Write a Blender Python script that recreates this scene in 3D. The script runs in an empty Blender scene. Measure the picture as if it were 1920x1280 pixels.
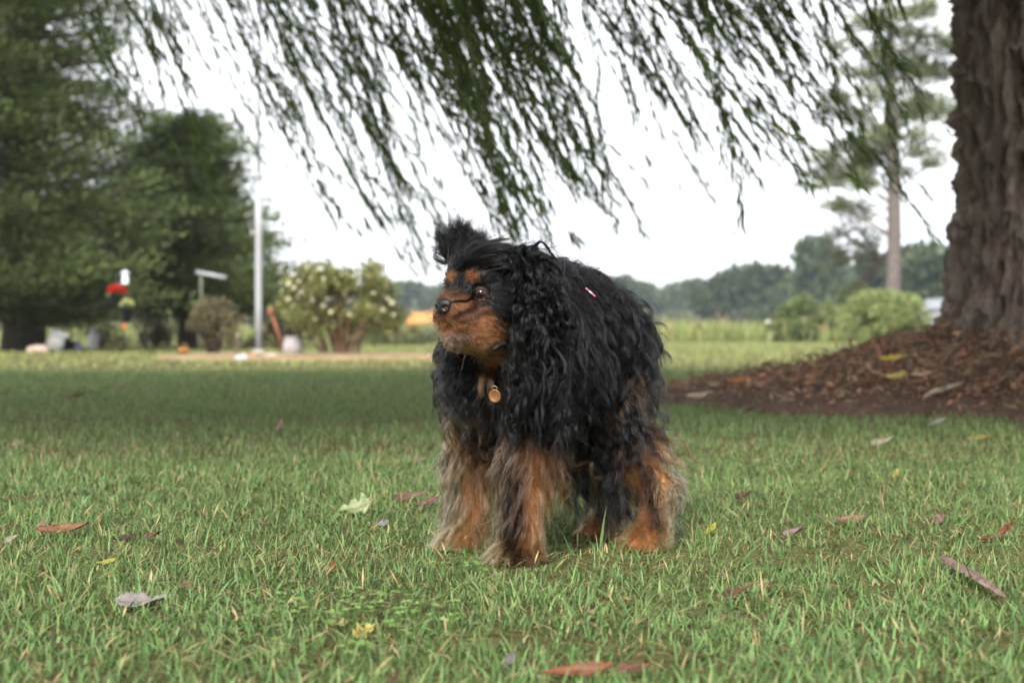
import bpy, math, random
import numpy as np
from mathutils import Vector, Matrix

# ---------------------------------------------------------------- camera, sky, sun, exposure
scene = bpy.context.scene
FPX, HZ, EYE = 3027.0, 615.0, 0.28          # focal length in photo pixels, horizon row, eye height (m)
cam_data = bpy.data.cameras.new('camera')
cam_data.sensor_width = 22.2
cam_data.lens = 35.0
cam_data.clip_start = 0.05
cam_data.clip_end = 3000
cam_data.dof.use_dof = True
cam_data.dof.focus_distance = 1.94
cam_data.dof.aperture_fstop = 4.0
cam_data.dof.aperture_blades = 7
cam = bpy.data.objects.new('camera', cam_data)
scene.collection.objects.link(cam)
cam.location = (0, 0, EYE)
cam.rotation_euler = (math.radians(90) - math.atan((640 - HZ) / FPX), 0, 0)
scene.camera = cam

SUN_EL, SUN_AZ = math.radians(39), math.radians(194)   # compass angle from +Y towards +X: behind the camera
world = bpy.data.worlds.new('World')
scene.world = world
world.use_nodes = True
wn, wl = world.node_tree.nodes, world.node_tree.links
wn.clear()
w_out = wn.new('ShaderNodeOutputWorld')
w_bg = wn.new('ShaderNodeBackground')
w_sky = wn.new('ShaderNodeTexSky')
w_sky.sky_type = 'NISHITA'
w_sky.sun_disc = False
w_sky.sun_elevation = SUN_EL
w_sky.sun_rotation = SUN_AZ
w_sky.dust_density = 3.0
w_hsv = wn.new('ShaderNodeHueSaturation')
w_hsv.inputs['Saturation'].default_value = 0.12
w_mix = wn.new('ShaderNodeMix')
w_mix.data_type = 'RGBA'
w_mix.inputs['Factor'].default_value = 0.72           # an even white cloud deck over the clear sky
w_mix.inputs['B'].default_value = (10.6, 10.9, 11.4, 1)
w_bg.inputs['Strength'].default_value = 0.046
wl.new(w_sky.outputs['Color'], w_hsv.inputs['Color'])
wl.new(w_hsv.outputs['Color'], w_mix.inputs['A'])
wl.new(w_mix.outputs['Result'], w_bg.inputs['Color'])
wl.new(w_bg.outputs['Background'], w_out.inputs['Surface'])

sun_data = bpy.data.lights.new('sun', 'SUN')
sun_data.energy = 1.5
sun_data.angle = math.radians(14)
sun_data.color = (1.0, 0.965, 0.91)
sun = bpy.data.objects.new('sun', sun_data)
scene.collection.objects.link(sun)
sd = Vector((math.sin(SUN_AZ) * math.cos(SUN_EL), math.cos(SUN_AZ) * math.cos(SUN_EL), math.sin(SUN_EL)))
sun.rotation_euler = sd.to_track_quat('Z', 'Y').to_euler()
sun.location = (-3, -6, 14)

scene.view_settings.view_transform = 'Standard'
scene.view_settings.look = 'None'
scene.view_settings.gamma = 1.0
scene.view_settings.exposure = 2.15
scene.view_settings.use_curve_mapping = False
scene.render.engine = 'CYCLES'
cy = scene.cycles
cy.use_denoising = True
cy.denoiser = 'OPENIMAGEDENOISE'
cy.max_bounces = 7
cy.diffuse_bounces = 3
cy.glossy_bounces = 3
cy.transmission_bounces = 5
cy.transparent_max_bounces = 8
cy.volume_bounces = 1
cy.sample_clamp_indirect = 4.0
cy.sample_clamp_direct = 12.0
cy.use_adaptive_sampling = True
cy.adaptive_threshold = 0.006
scene.cycles_curves.shape = 'RIBBONS'
scene.cycles_curves.subdivisions = 2

rng = np.random.default_rng(11)
random.seed(11)
COL = scene.collection

# ---------------------------------------------------------------- helpers
def P(px, py, Y):
    """The world point that the photo's pixel shows at the distance Y."""
    return np.array([(px - 960) / FPX * Y, Y, EYE + (HZ - py) / FPX * Y])

def G(px, py, z=0.0):
    """The point of the lawn (at height z) that the photo's pixel shows."""
    return P(px, py, (EYE - z) * FPX / (py - HZ))

def nrm(a):
    a = np.asarray(a, float)
    return a / np.maximum(np.linalg.norm(a, axis=-1, keepdims=True), 1e-9)

def tag(o, label=None, category=None, group=None, kind=None):
    if label: o['label'] = label
    if category: o['category'] = category
    if group: o['group'] = group
    if kind: o['kind'] = kind
    return o

def empty(name, loc, rz=0.0):
    o = bpy.data.objects.new(name, None)
    o.empty_display_size = 0.1
    o.location = [float(v) for v in loc]
    o.rotation_euler = (0, 0, rz)
    COL.objects.link(o)
    return o

def link(name, me, mat=None, parent=None, loc=None):
    o = bpy.data.objects.new(name, me)
    if mat is not None and len(me.materials) == 0:
        me.materials.append(mat)
    COL.objects.link(o)
    if parent is not None: o.parent = parent
    if loc is not None: o.location = [float(v) for v in loc]
    return o

def mesh_np(name, verts, faces, col=None, smooth=True):
    """faces: list of (m,k) integer arrays; col: (n,3) linear colours -> point attribute 'tint'."""
    verts = np.ascontiguousarray(verts, np.float32)
    if isinstance(faces, np.ndarray): faces = [faces]
    faces = [np.asarray(f, np.int32) for f in faces if len(f)]
    me = bpy.data.meshes.new(name)
    me.vertices.add(len(verts))
    me.vertices.foreach_set('co', verts.ravel())
    idx = np.concatenate([f.ravel() for f in faces])
    tot = np.concatenate([np.full(len(f), f.shape[1], np.int32) for f in faces])
    start = np.concatenate([[0], np.cumsum(tot)[:-1]]).astype(np.int32)
    me.loops.add(len(idx))
    me.loops.foreach_set('vertex_index', idx)
    me.polygons.add(len(tot))
    me.polygons.foreach_set('loop_start', start)
    if smooth:
        me.polygons.foreach_set('use_smooth', np.ones(len(tot), bool))
    me.update(calc_edges=True)
    if col is not None:
        at = me.attributes.new('tint', 'FLOAT_COLOR', 'POINT')
        c = np.ones((len(verts), 4), np.float32)
        c[:, :3] = col
        at.data.foreach_set('color', c.ravel())
    return me

class MB:
    """Collects pieces into one mesh."""
    def __init__(self): self.v, self.f, self.c, self.n = [], [], [], 0
    def add(self, v, faces, col=None):
        v = np.asarray(v, float)
        if isinstance(faces, np.ndarray): faces = [faces]
        for f in faces:
            if len(f): self.f.append(np.asarray(f) + self.n)
        self.v.append(v)
        if col is None: col = (1, 1, 1)
        self.c.append(np.broadcast_to(np.asarray(col, float), (len(v), 3)))
        self.n += len(v)
        return self
    def mesh(self, name, smooth=True):
        return mesh_np(name, np.concatenate(self.v), self.f, np.concatenate(self.c), smooth)
    def build(self, name, mat, parent=None, loc=None, smooth=True):
        return link(name, self.mesh(name, smooth), mat, parent, loc)
    def box(self, c, size, col=None, rot=None):
        s = np.array([[x, y, z] for x in (-.5, .5) for y in (-.5, .5) for z in (-.5, .5)]) * np.asarray(size)
        if rot is not None: s = s @ np.asarray(rot).T
        q = np.array([[0, 1, 3, 2], [4, 6, 7, 5], [0, 4, 5, 1], [2, 3, 7, 6], [0, 2, 6, 4], [1, 5, 7, 3]])
        return self.add(s + np.asarray(c), q, col)
    def tube(self, pts, rad, n=8, col=None, cap=True):
        pts = np.asarray(pts, float)
        rad = np.broadcast_to(np.asarray(rad, float), (len(pts),))
        tg = nrm(np.gradient(pts, axis=0))
        ref = np.array([0, 0, 1.0]) if abs(tg[0][2]) < .9 else np.array([1.0, 0, 0])
        u = nrm(np.cross(tg, ref)); w = nrm(np.cross(tg, u))
        a = np.linspace(0, 2 * np.pi, n, endpoint=False)
        ring = pts[:, None] + rad[:, None, None] * (u[:, None] * np.cos(a)[None, :, None] + w[:, None] * np.sin(a)[None, :, None])
        v = ring.reshape(-1, 3)
        i = np.arange(len(pts) - 1)[:, None] * n; j = np.arange(n)[None]; j2 = (j + 1) % n
        q = np.stack([i + j, i + j2, i + n + j2, i + n + j], -1).reshape(-1, 4)
        fs = [q]
        if cap:
            v = np.vstack([v, pts[:1], pts[-1:]])
            m = len(pts) * n
            jj = np.arange(n)
            fs.append(np.stack([np.full(n, m), (jj + 1) % n, jj], -1))
            b = (len(pts) - 1) * n
            fs.append(np.stack([np.full(n, m + 1), b + jj, b + (jj + 1) % n], -1))
        return self.add(v, fs, col)
    def lathe(self, c, prof, n=16, col=None, rot=None):
        """prof: (r, z) pairs turned about a vertical axis through c."""
        prof = np.asarray(prof, float)
        a = np.linspace(0, 2 * np.pi, n, endpoint=False)
        v = np.stack([prof[:, :1] * np.cos(a), prof[:, :1] * np.sin(a), np.repeat(prof[:, 1:], n, 1)], -1).reshape(-1, 3)
        if rot is not None: v = v @ np.asarray(rot).T
        i = np.arange(len(prof) - 1)[:, None] * n; j = np.arange(n)[None]; j2 = (j + 1) % n
        q = np.stack([i + j, i + j2, i + n + j2, i + n + j], -1).reshape(-1, 4)
        return self.add(v + np.asarray(c), q, col)
    def scatter(self, tv, tf, pos, rot, scale, col=None):
        """Copies of a small template (tv, tf) at pos with 3x3 rotations and (n,) or (n,3) scales."""
        tv = np.asarray(tv, float); n, k = len(pos), len(tv)
        scale = np.asarray(scale, float)
        if scale.ndim == 1: scale = np.repeat(scale[:, None], 3, 1)
        v = np.einsum('nij,nkj->nki', rot, tv[None] * scale[:, None]) + np.asarray(pos)[:, None]
        off = (np.arange(n) * k)[:, None, None]
        fs = [(np.asarray(f)[None] + off).reshape(-1, np.asarray(f).shape[1]) for f in (tf if isinstance(tf, list) else [tf])]
        if col is not None and np.ndim(col) == 2: col = np.repeat(col, k, 0)
        return self.add(v.reshape(-1, 3), fs, col)

def frames(d, up=None, roll=None):
    """Rotations whose Y axis is d; X is spun by roll about it."""
    d = nrm(d); n = len(d)
    if up is None: up = np.tile([0.0, 0, 1], (n, 1))
    x = np.cross(d, up); bad = np.linalg.norm(x, axis=1) < 1e-3
    x[bad] = [1, 0, 0]
    x = nrm(x); z = np.cross(x, d)
    if roll is not None:
        c, s = np.cos(roll)[:, None], np.sin(roll)[:, None]
        x, z = x * c + z * s, z * c - x * s
    return np.stack([x, d, z], -1)

def rand_dir(n):
    return nrm(rng.normal(size=(n, 3)))

def vnoise(p, seed=0):
    """Cheap smooth noise in [-1,1] at points p (n,3): a sum of turned sines."""
    p = np.asarray(p, float); r = np.random.default_rng(seed); out = np.zeros(len(p)); amp = 0
    for k in range(7):
        w = nrm(r.normal(size=3)) * (1 + .55 * k) ; a = 1 / (1 + .35 * k)
        q = np.sin(p @ w * 1.7 + r.uniform(0, 6.3) + 1.3 * np.sin(p @ nrm(r.normal(size=3)) * (1.1 + .4 * k) + r.uniform(0, 6.3)))
        out += a * q; amp += a
    return out / amp * 1.6

# value noise on a lattice, for bark and ground relief
def lattice(p, seed=0):
    p = np.asarray(p, float); i = np.floor(p).astype(np.int64); f = p - i; f = f * f * (3 - 2 * f)
    def h(a, b, c):
        n = (a * 374761393 + b * 668265263 + c * 2147483647 + seed * 974711) & 0x7fffffff
        n = ((n ^ (n >> 13)) * 1274126177) & 0x7fffffff
        n = (n ^ (n >> 16)) & 0xffff
        return n / 65535.0 * 2 - 1
    o = 0
    for dx in (0, 1):
        for dy in (0, 1):
            for dz in (0, 1):
                w = (f[:, 0] if dx else 1 - f[:, 0]) * (f[:, 1] if dy else 1 - f[:, 1]) * (f[:, 2] if dz else 1 - f[:, 2])
                o = o + w * h(i[:, 0] + dx, i[:, 1] + dy, i[:, 2] + dz)
    return o

def fbm(p, octaves=4, seed=0):
    o, a, t = 0, 1, 0
    for k in range(octaves):
        o = o + a * lattice(np.asarray(p) * 2 ** k, seed + k); t += a; a *= .5
    return o / t

# ---------------------------------------------------------------- materials
def material(name, color=(1, 1, 1), rough=.6, spec=.4, tint=True, noise=None, bump=None, translucent=0.0, metallic=0.0, coat=0.0):
    """Principled surface: colour x per-piece tint x noise, noise = (scale, amount), bump = (scale, strength, distance)."""
    m = bpy.data.materials.new(name); m.use_nodes = True
    n, l = m.node_tree.nodes, m.node_tree.links
    n.clear()
    out = n.new('ShaderNodeOutputMaterial'); b = n.new('ShaderNodeBsdfPrincipled')
    b.inputs['Roughness'].default_value = rough
    b.inputs['Specular IOR Level'].default_value = spec
    b.inputs['Metallic'].default_value = metallic
    b.inputs['Coat Weight'].default_value = coat
    rgb = n.new('ShaderNodeRGB'); rgb.outputs[0].default_value = (*color, 1)
    src = rgb.outputs[0]
    def mul(a, bb):
        x = n.new('ShaderNodeMix'); x.data_type = 'RGBA'; x.blend_type = 'MULTIPLY'; x.inputs['Factor'].default_value = 1
        l.new(a, x.inputs['A']); l.new(bb, x.inputs['B']); return x.outputs['Result']
    if tint:
        at = n.new('ShaderNodeAttribute'); at.attribute_name = 'tint'
        src = mul(src, at.outputs['Color'])
    tc = n.new('ShaderNodeTexCoord')
    if noise:
        t = n.new('ShaderNodeTexNoise'); t.inputs['Scale'].default_value = noise[0]; t.inputs['Detail'].default_value = 6
        t.inputs['Roughness'].default_value = .65
        l.new(tc.outputs['Object'], t.inputs['Vector'])
        r = n.new('ShaderNodeMapRange'); r.inputs['From Min'].default_value = .25; r.inputs['From Max'].default_value = .75
        r.inputs['To Min'].default_value = 1 - noise[1]; r.inputs['To Max'].default_value = 1 + noise[1]
        l.new(t.outputs['Fac'], r.inputs['Value'])
        src = mul(src, r.outputs['Result'])
    l.new(src, b.inputs['Base Color'])
    if bump:
        t = n.new('ShaderNodeTexNoise'); t.inputs['Scale'].default_value = bump[0]; t.inputs['Detail'].default_value = 8
        l.new(tc.outputs['Object'], t.inputs['Vector'])
        bp = n.new('ShaderNodeBump'); bp.inputs['Strength'].default_value = bump[1]; bp.inputs['Distance'].default_value = bump[2]
        l.new(t.outputs['Fac'], bp.inputs['Height']); l.new(bp.outputs['Normal'], b.inputs['Normal'])
    if translucent:
        tr = n.new('ShaderNodeBsdfTranslucent'); l.new(src, tr.inputs['Color'])
        mx = n.new('ShaderNodeMixShader'); mx.inputs['Fac'].default_value = translucent
        l.new(b.outputs[0], mx.inputs[1]); l.new(tr.outputs[0], mx.inputs[2]); l.new(mx.outputs[0], out.inputs['Surface'])
    else:
        l.new(b.outputs[0], out.inputs['Surface'])
    return m

M = {
    'blade': material('grass_blade', (1, 1, 1), .5, .22, translucent=.28),
    'leaf': material('green_leaf', (1, 1, 1), .45, .4, translucent=.3),
    'willow_leaf': material('willow_leaf', (1, 1, 1), .45, .3, translucent=.42),
    'needle': material('conifer_spray', (1, 1, 1), .6, .3, translucent=.15),
    'petal': material('petal', (1, 1, 1), .6, .3, translucent=.3),
    'dead_leaf': material('dead_leaf', (1, 1, 1), .6, .35, noise=(90, .35), bump=(180, .4, .002), translucent=.12),
    'wood': material('brown_wood', (1, 1, 1), .8, .25, noise=(14, .4), bump=(30, .6, .02)),
    'paint': material('painted_metal', (1, 1, 1), .4, .5, noise=(6, .1)),
    'plastic': material('pale_plastic', (1, 1, 1), .45, .45, noise=(20, .12)),
    'cloth': material('cloth', (1, 1, 1), .8, .2, noise=(30, .2)),
    'stone': material('stone', (1, 1, 1), .85, .25, noise=(25, .3), bump=(40, .6, .01)),
}

def copy_tree(o, parent=None):
    c = o.copy(); COL.objects.link(c); c.parent = parent
    for ch in list(o.children): copy_tree(ch, c)
    return c

# small templates (long axis is +Y, flat in XY)
LEAF_V = np.array([[0, 0, 0], [-.5, .42, .10], [0, .45, 0], [.5, .42, .10], [0, 1, -.06]])
LEAF_F = np.array([[0, 2, 1], [0, 3, 2], [1, 2, 4], [2, 3, 4]])
CARD_V = np.array([[0, 0, 0], [-.5, .5, .08], [.5, .55, .08], [0, 1, 0]])
CARD_F = np.array([[0, 2, 1], [1, 2, 3]])

# ---------------------------------------------------------------- setting: lawn, bed, mound
def lawn_material():
    m = bpy.data.materials.new('lawn_turf'); m.use_nodes = True
    n, l = m.node_tree.nodes, m.node_tree.links
    b = n['Principled BSDF']; b.inputs['Roughness'].default_value = .95; b.inputs['Specular IOR Level'].default_value = .1
    tc = n.new('ShaderNodeTexCoord')
    def noise(scale, det):
        t = n.new('ShaderNodeTexNoise'); t.inputs['Scale'].default_value = scale; t.inputs['Detail'].default_value = det
        l.new(tc.outputs['Object'], t.inputs['Vector']); return t
    a, c, d = noise(.35, 4), noise(22, 6), noise(260, 3)
    r1 = n.new('ShaderNodeValToRGB')
    r1.color_ramp.elements[0].position = .35; r1.color_ramp.elements[0].color = (.10, .085, .045, 1)
    r1.color_ramp.elements[1].position = .68; r1.color_ramp.elements[1].color = (.17, .175, .07, 1)
    l.new(a.outputs['Fac'], r1.inputs['Fac'])
    r2 = n.new('ShaderNodeValToRGB')
    r2.color_ramp.elements[0].position = .3; r2.color_ramp.elements[0].color = (.55, .5, .42, 1)
    r2.color_ramp.elements[1].position = .7; r2.color_ramp.elements[1].color = (1.1, 1.05, .9, 1)
    l.new(c.outputs['Fac'], r2.inputs['Fac'])
    mx = n.new('ShaderNodeMix'); mx.data_type = 'RGBA'; mx.blend_type = 'MULTIPLY'; mx.inputs['Factor'].default_value = 1
    l.new(r1.outputs['Color'], mx.inputs['A']); l.new(r2.outputs['Color'], mx.inputs['B'])
    l.new(mx.outputs['Result'], b.inputs['Base Color'])
    bp = n.new('ShaderNodeBump'); bp.inputs['Strength'].default_value = .8; bp.inputs['Distance'].default_value = .01
    l.new(d.outputs['Fac'], bp.inputs['Height']); l.new(bp.outputs['Normal'], b.inputs['Normal'])
    return m

xs = np.concatenate([-np.geomspace(900, 6, 18), np.linspace(-5, 5, 41), np.geomspace(6, 900, 18)])
ys = np.concatenate([[-60, -20, -8, -3], np.linspace(-1, 12, 53), np.geomspace(13, 1400, 26)])
gx, gy = np.meshgrid(xs, ys)
gz = .006 * vnoise(np.stack([gx.ravel() * 1.2, gy.ravel() * 1.2, gx.ravel() * 0], -1), 3).reshape(gx.shape) * (np.abs(gx) < 6) * (gy < 14) - .004
nx, ny = len(xs), len(ys)
ii = (np.arange(ny - 1)[:, None] * nx + np.arange(nx - 1)[None])
gq = np.stack([ii, ii + 1, ii + nx + 1, ii + nx], -1).reshape(-1, 4)
lawn = link('lawn', mesh_np('lawn', np.stack([gx, gy, gz], -1).reshape(-1, 3), gq), lawn_material())
tag(lawn, kind='structure')

# mulch mound round the trunk
TR = np.array([2.015, 6.15])                         # the willow trunk's foot
def mound_h(x, y):
    dx = (x - TR[0]) / 1.5; dy = (y - TR[1]) / np.where(y < TR[1], 1.32, 1.5)
    p = np.stack([x * 3, y * 3, x * 0], -1)
    wob = 1 + .20 * fbm(p.reshape(-1, 3) * .7, 4, 5).reshape(np.shape(x))
    r = np.sqrt(dx * dx + dy * dy) / wob
    h = .33 * np.clip(1 - r, 0, 1) ** 1.6 * (1 + .22 * fbm(p.reshape(-1, 3) * 1.1, 3, 15).reshape(np.shape(x))) + .022 * np.clip((1 - r) * 9, 0, 1)
    return h, r
mx_, my_ = np.meshgrid(np.linspace(.2, 4.2, 170), np.linspace(4.5, 8.0, 150))
mh, mr = mound_h(mx_, my_)
mp = np.stack([mx_.ravel(), my_.ravel(), mh.ravel()], -1)
mp[:, 2] += np.where(mr.ravel() < 1, .020 * fbm(mp * 11, 4, 9) + .010 * fbm(mp * 40, 2, 19) + .014, -.03)
k = mx_.shape[1]
ii = (np.arange(mx_.shape[0] - 1)[:, None] * k + np.arange(k - 1)[None])
mq = np.stack([ii, ii + 1, ii + k + 1, ii + k], -1).reshape(-1, 4)
keep = (mr.ravel()[mq] < 1.06).any(1)
soil = material('dark_soil', (.105, .064, .046), .95, .12, tint=False, noise=(16, .45), bump=(60, .8, .02))
mound = link('mulch_mound', mesh_np('mulch_mound', mp, mq[keep]), soil)
tag(mound, kind='structure')

# dry leaves, chips and bark litter lying on the mound
def litter():
    n = 52000
    x = rng.uniform(.4, 3.9, n); y = rng.uniform(4.75, 7.7, n)
    h, r = mound_h(x, y)
    dens = np.clip((1.02 - r) * 3, 0, 1) * np.where((y < 5.25) & (np.abs(x - 1.5) < 1.6), .75, 1.0) * np.where(r > .8, .8, 1)
    ok = (r < 1.0) & (rng.random(n) < dens)
    x, y, h, r = x[ok], y[ok], h[ok], r[ok]; n = len(x)
    pos = np.stack([x, y, h + .018 + rng.random(n) * .028], -1)
    d = rand_dir(n); d[:, 2] *= .45
    pal = np.array([[.20, .095, .055], [.14, .072, .046], [.25, .14, .09], [.10, .05, .034], [.29, .18, .115], [.22, .10, .05], [.16, .105, .078]])
    c = pal[rng.integers(0, len(pal), n)] * rng.uniform(.9, 2.5, (n, 1))
    L = rng.uniform(.010, .040, n) * np.where(rng.random(n) < .06, 1.9, 1); W = L * rng.uniform(.08, .40, n)
    st = rng.random(n) < .16; L[st] = rng.uniform(.03, .085, st.sum()); W[st] = rng.uniform(.0015, .004, st.sum()); c[st] = np.array([.42, .32, .20]) * rng.uniform(.5, 1.2, (st.sum(), 1)); pos[st, 2] += .012
    mb = MB()
    mb.scatter(LEAF_V, LEAF_F, pos, frames(d, roll=rng.uniform(-1.2, 1.2, n)), np.stack([W, L, L], -1), c)
    o = mb.build('leaf_litter', M['dead_leaf'])
    tag(o, 'dry brown leaf litter and bark chips heaped on the mulch mound', 'leaf litter', kind='stuff')
litter()

# flower bed: bare tan soil strip under the rose bush and flagpole
def bed():
    cx, cy, rx, ry = -1.75, 15.0, 1.7, .85
    a = np.linspace(0, 2 * np.pi, 64, endpoint=False)
    v, q = [[cx, cy, .05]], []
    for j, s in enumerate((.35, .7, .92, 1.0)):
        for t in a:
            rr = s * (1 + .10 * math.sin(3 * t + 1) + .05 * math.sin(7 * t))
            v.append([cx + rx * rr * math.cos(t), cy + ry * rr * math.sin(t), (.05, .045, .03, -.01)[j]])
    v = np.array(v); v[:, 2] += .008 * fbm(v * 5, 3, 2)
    tri = np.array([[0, 1 + i, 1 + (i + 1) % 64] for i in range(64)])
    qs = np.array([[1 + j * 64 + i, 1 + (j + 1) * 64 + i, 1 + (j + 1) * 64 + (i + 1) % 64, 1 + j * 64 + (i + 1) % 64] for j in range(3) for i in range(64)])
    m = material('bed_soil', (.23, .165, .095), .95, .1, tint=False, noise=(5, .35), bump=(40, .7, .02))
    tag(link('flower_bed', mesh_np('flower_bed', v, [tri, qs]), m), kind='structure')
    return cx, cy, rx, ry
BED = bed()

# ---------------------------------------------------------------- grass
def blades(n, y0, y1, hmin, hmax, wmin, wmax, seg, lean, power=1.0, side=.75, far=0):
    """Random blades in the camera's view wedge (widened), between two distances."""
    y = np.sqrt(rng.uniform(y0 ** 2, y1 ** 2, n)) if power == 1 else rng.uniform(y0, y1, n)
    x = rng.uniform(-1, 1, n) * (.36 * y + side)
    h, r = mound_h(x, y)
    ok = (r > .99) | ((r > .9) & (rng.random(n) < .25)) | ((r > .35) & (rng.random(n) < .012))
    if y1 > 12:
        e = ((x - BED[0]) / BED[2]) ** 2 + ((y - BED[1]) / BED[3]) ** 2
        ok &= (e > .95) | (rng.random(n) < .55)
    x, y = x[ok], y[ok]; n = len(x)
    patch = fbm(np.stack([x * 2.2, y * 2.2, x * 0], -1), 3, 21)
    fine = fbm(np.stack([x * 9, y * 9, x * 0], -1), 2, 31)
    if y1 < 7:                                          # thin, worn spots with thatch showing
        thin = np.clip(-(patch * .6 + fine * .7) - .12, 0, .6) * 1.25
        kp = rng.random(n) > thin; x, y, patch, fine = x[kp], y[kp], patch[kp], fine[kp]; n = len(x)
    L = rng.uniform(hmin, hmax, n) * (1 + .35 * patch + .2 * fine)
    W = wmin * .62 + (wmax - wmin) * rng.random(n) ** 2.2 * 1.15
    dry = rng.random(n) < (.03 + .16 * np.clip(fine + patch * .6, 0, 1))
    L[dry] *= .6
    az = rng.uniform(0, 2 * np.pi, n) + .5 * patch
    th0 = np.abs(rng.normal(0, lean, n)); bend = rng.uniform(.1, 1.1, n)
    fx, fy = np.cos(az), np.sin(az)
    px_, py_ = -fy, fx
    tw = rng.normal(0, .5, n)
    wx, wy = px_ * np.cos(tw) - fx * np.sin(tw), py_ * np.cos(tw) - fy * np.sin(tw)
    p = np.stack([x, y, np.where(mound_h(x, y)[1] < .97, mound_h(x, y)[0] + .01, -.004)], -1); z_min = p[:, 2] + .006
    vs = []
    cur = p.copy()
    for s in range(seg + 1):
        w = W * (1 - (s / seg) ** 1.8) * .5 if s else W * .42
        side_v = np.stack([wx * w, wy * w, np.zeros(n)], -1)
        if s < seg:
            vs += [cur - side_v, cur + side_v]
        else:
            vs += [cur]
        th = np.clip(th0 + bend * (s + .5) / seg, 0, 1.9)
        cur = cur + (L / seg)[:, None] * np.stack([fx * np.sin(th), fy * np.sin(th), np.cos(th)], -1)
        cur[:, 2] = np.maximum(cur[:, 2], z_min)
    v = np.stack(vs, 1)
    kk = 2 * seg + 1
    off = (np.arange(n) * kk)[:, None, None]
    quads = np.array([[2 * s, 2 * s + 1, 2 * s + 3, 2 * s + 2] for s in range(seg - 1)])
    tri = np.array([[2 * seg - 2, 2 * seg - 1, 2 * seg]])
    fs = [(quads[None] + off).reshape(-1, 4)] if seg > 1 else []
    fs.append((tri[None] + off).reshape(-1, 3))
    g = rng.random((n, 1))
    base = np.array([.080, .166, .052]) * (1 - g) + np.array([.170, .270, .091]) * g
    if far:  # drier field grass, its open sunlight also put into the lighter colour
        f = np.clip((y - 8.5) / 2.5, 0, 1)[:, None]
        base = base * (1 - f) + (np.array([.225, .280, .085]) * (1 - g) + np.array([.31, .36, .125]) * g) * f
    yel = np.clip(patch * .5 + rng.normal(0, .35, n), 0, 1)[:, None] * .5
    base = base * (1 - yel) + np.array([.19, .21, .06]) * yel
    base[dry] = np.array([.36, .27, .13]) * rng.uniform(.55, 1.15, (dry.sum(), 1))
    base *= rng.uniform(.65, 1.3, (n, 1)) * (1 + .22 * fine[:, None])
    c = np.repeat(base[:, None], kk, 1)
    tip = rng.random(n) < .45                         # mown tips dry out pale
    c[tip, -1] = np.array([.42, .36, .2])
    c[:, 0:2] = c[:, 0:2] * .6 + np.array([.19, .165, .08]) * .4
    return v.reshape(-1, 3), fs, c.reshape(-1, 3)

gb = MB()
gb.add(*blades(74000, .8, 1.9, .011, .031, .0020, .0046, 3, 1.0))
gb.add(*blades(106000, 1.9, 3.4, .011, .031, .0020, .0046, 3, .95))
gb.add(*blades(1300, .85, 3.6, .035, .062, .003, .0055, 3, .5))
gb.add(*blades(80000, 3.4, 6.5, .018, .038, .003, .006, 2, .7))
gb.add(*blades(60000, 6.5, 10.5, .020, .040, .006, .011, 2, .6, side=1.5))
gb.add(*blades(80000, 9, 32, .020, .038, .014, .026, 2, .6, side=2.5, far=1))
def clippings(n, y0, y1):
    y = np.sqrt(rng.uniform(y0 ** 2, y1 ** 2, n)); x = rng.uniform(-1, 1, n) * (.36 * y + .6)
    ok = mound_h(x, y)[1] > 1; x, y = x[ok], y[ok]; n = len(x)
    d = rand_dir(n); d[:, 2] *= .35; L = rng.uniform(.012, .04, n)
    c = np.array([.40, .31, .16]) * rng.uniform(.5, 1.2, (n, 1))
    gb.scatter(CARD_V, CARD_F, np.stack([x, y, rng.uniform(.006, .022, n)], -1), frames(d), np.stack([rng.uniform(.0012, .0026, n), L, L * .3], -1), c)
clippings(16000, .85, 3.8)
grass = gb.build('grass', M['blade'])
tag(grass, 'short green mown grass with pale dry tips covering the lawn', 'grass', kind='stuff')

# clover patch in the front
def clover():
    mb = MB()
    spots = [(640, 1165, .09, 70), (720, 1180, .07, 34), (700, 1230, .09, 26), (880, 1085, .06, 14), (860, 1020, .03, 4)]
    for px, py, r, n in spots:
        c = G(px, py)
        ang, rad = rng.uniform(0, 6.28, n), r * np.sqrt(rng.random(n))
        p = np.stack([c[0] + rad * np.cos(ang), c[1] + rad * np.sin(ang), rng.uniform(.010, .024, n)], -1)
        col = np.array([.19, .30, .085]) * rng.uniform(.7, 1.2, (n, 1))
        a0 = rng.uniform(0, 6.28, n); tilt = rng.normal(0, .25, (n, 3)); s = rng.uniform(.004, .0075, n)
        for j in range(3):
            d = np.stack([np.cos(a0 + j * 2.094), np.sin(a0 + j * 2.094), rng.normal(.1, .15, n)], -1)
            mb.scatter(LEAF_V, LEAF_F, p, frames(d, up=nrm(np.array([0, 0, 1]) + tilt)), np.stack([s * .95, s, s], -1), col)
        st = np.stack([p, p + 0], 0)
        for q in p[::2]:
            mb.tube([[q[0], q[1], 0], q], .0005, 3, (.1, .17, .05), cap=False)
    o = mb.build('clover', M['leaf'])
    tag(o, 'bright green clover patch in the near lawn', 'clover', kind='stuff')
clover()

# ---------------------------------------------------------------- the weeping willow
willow = tag(empty('willow_tree', (TR[0], TR[1], .2)), 'old weeping willow with furrowed brown trunk and long green hanging branches', 'tree')
WO = np.array([TR[0], TR[1], .2])

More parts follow.
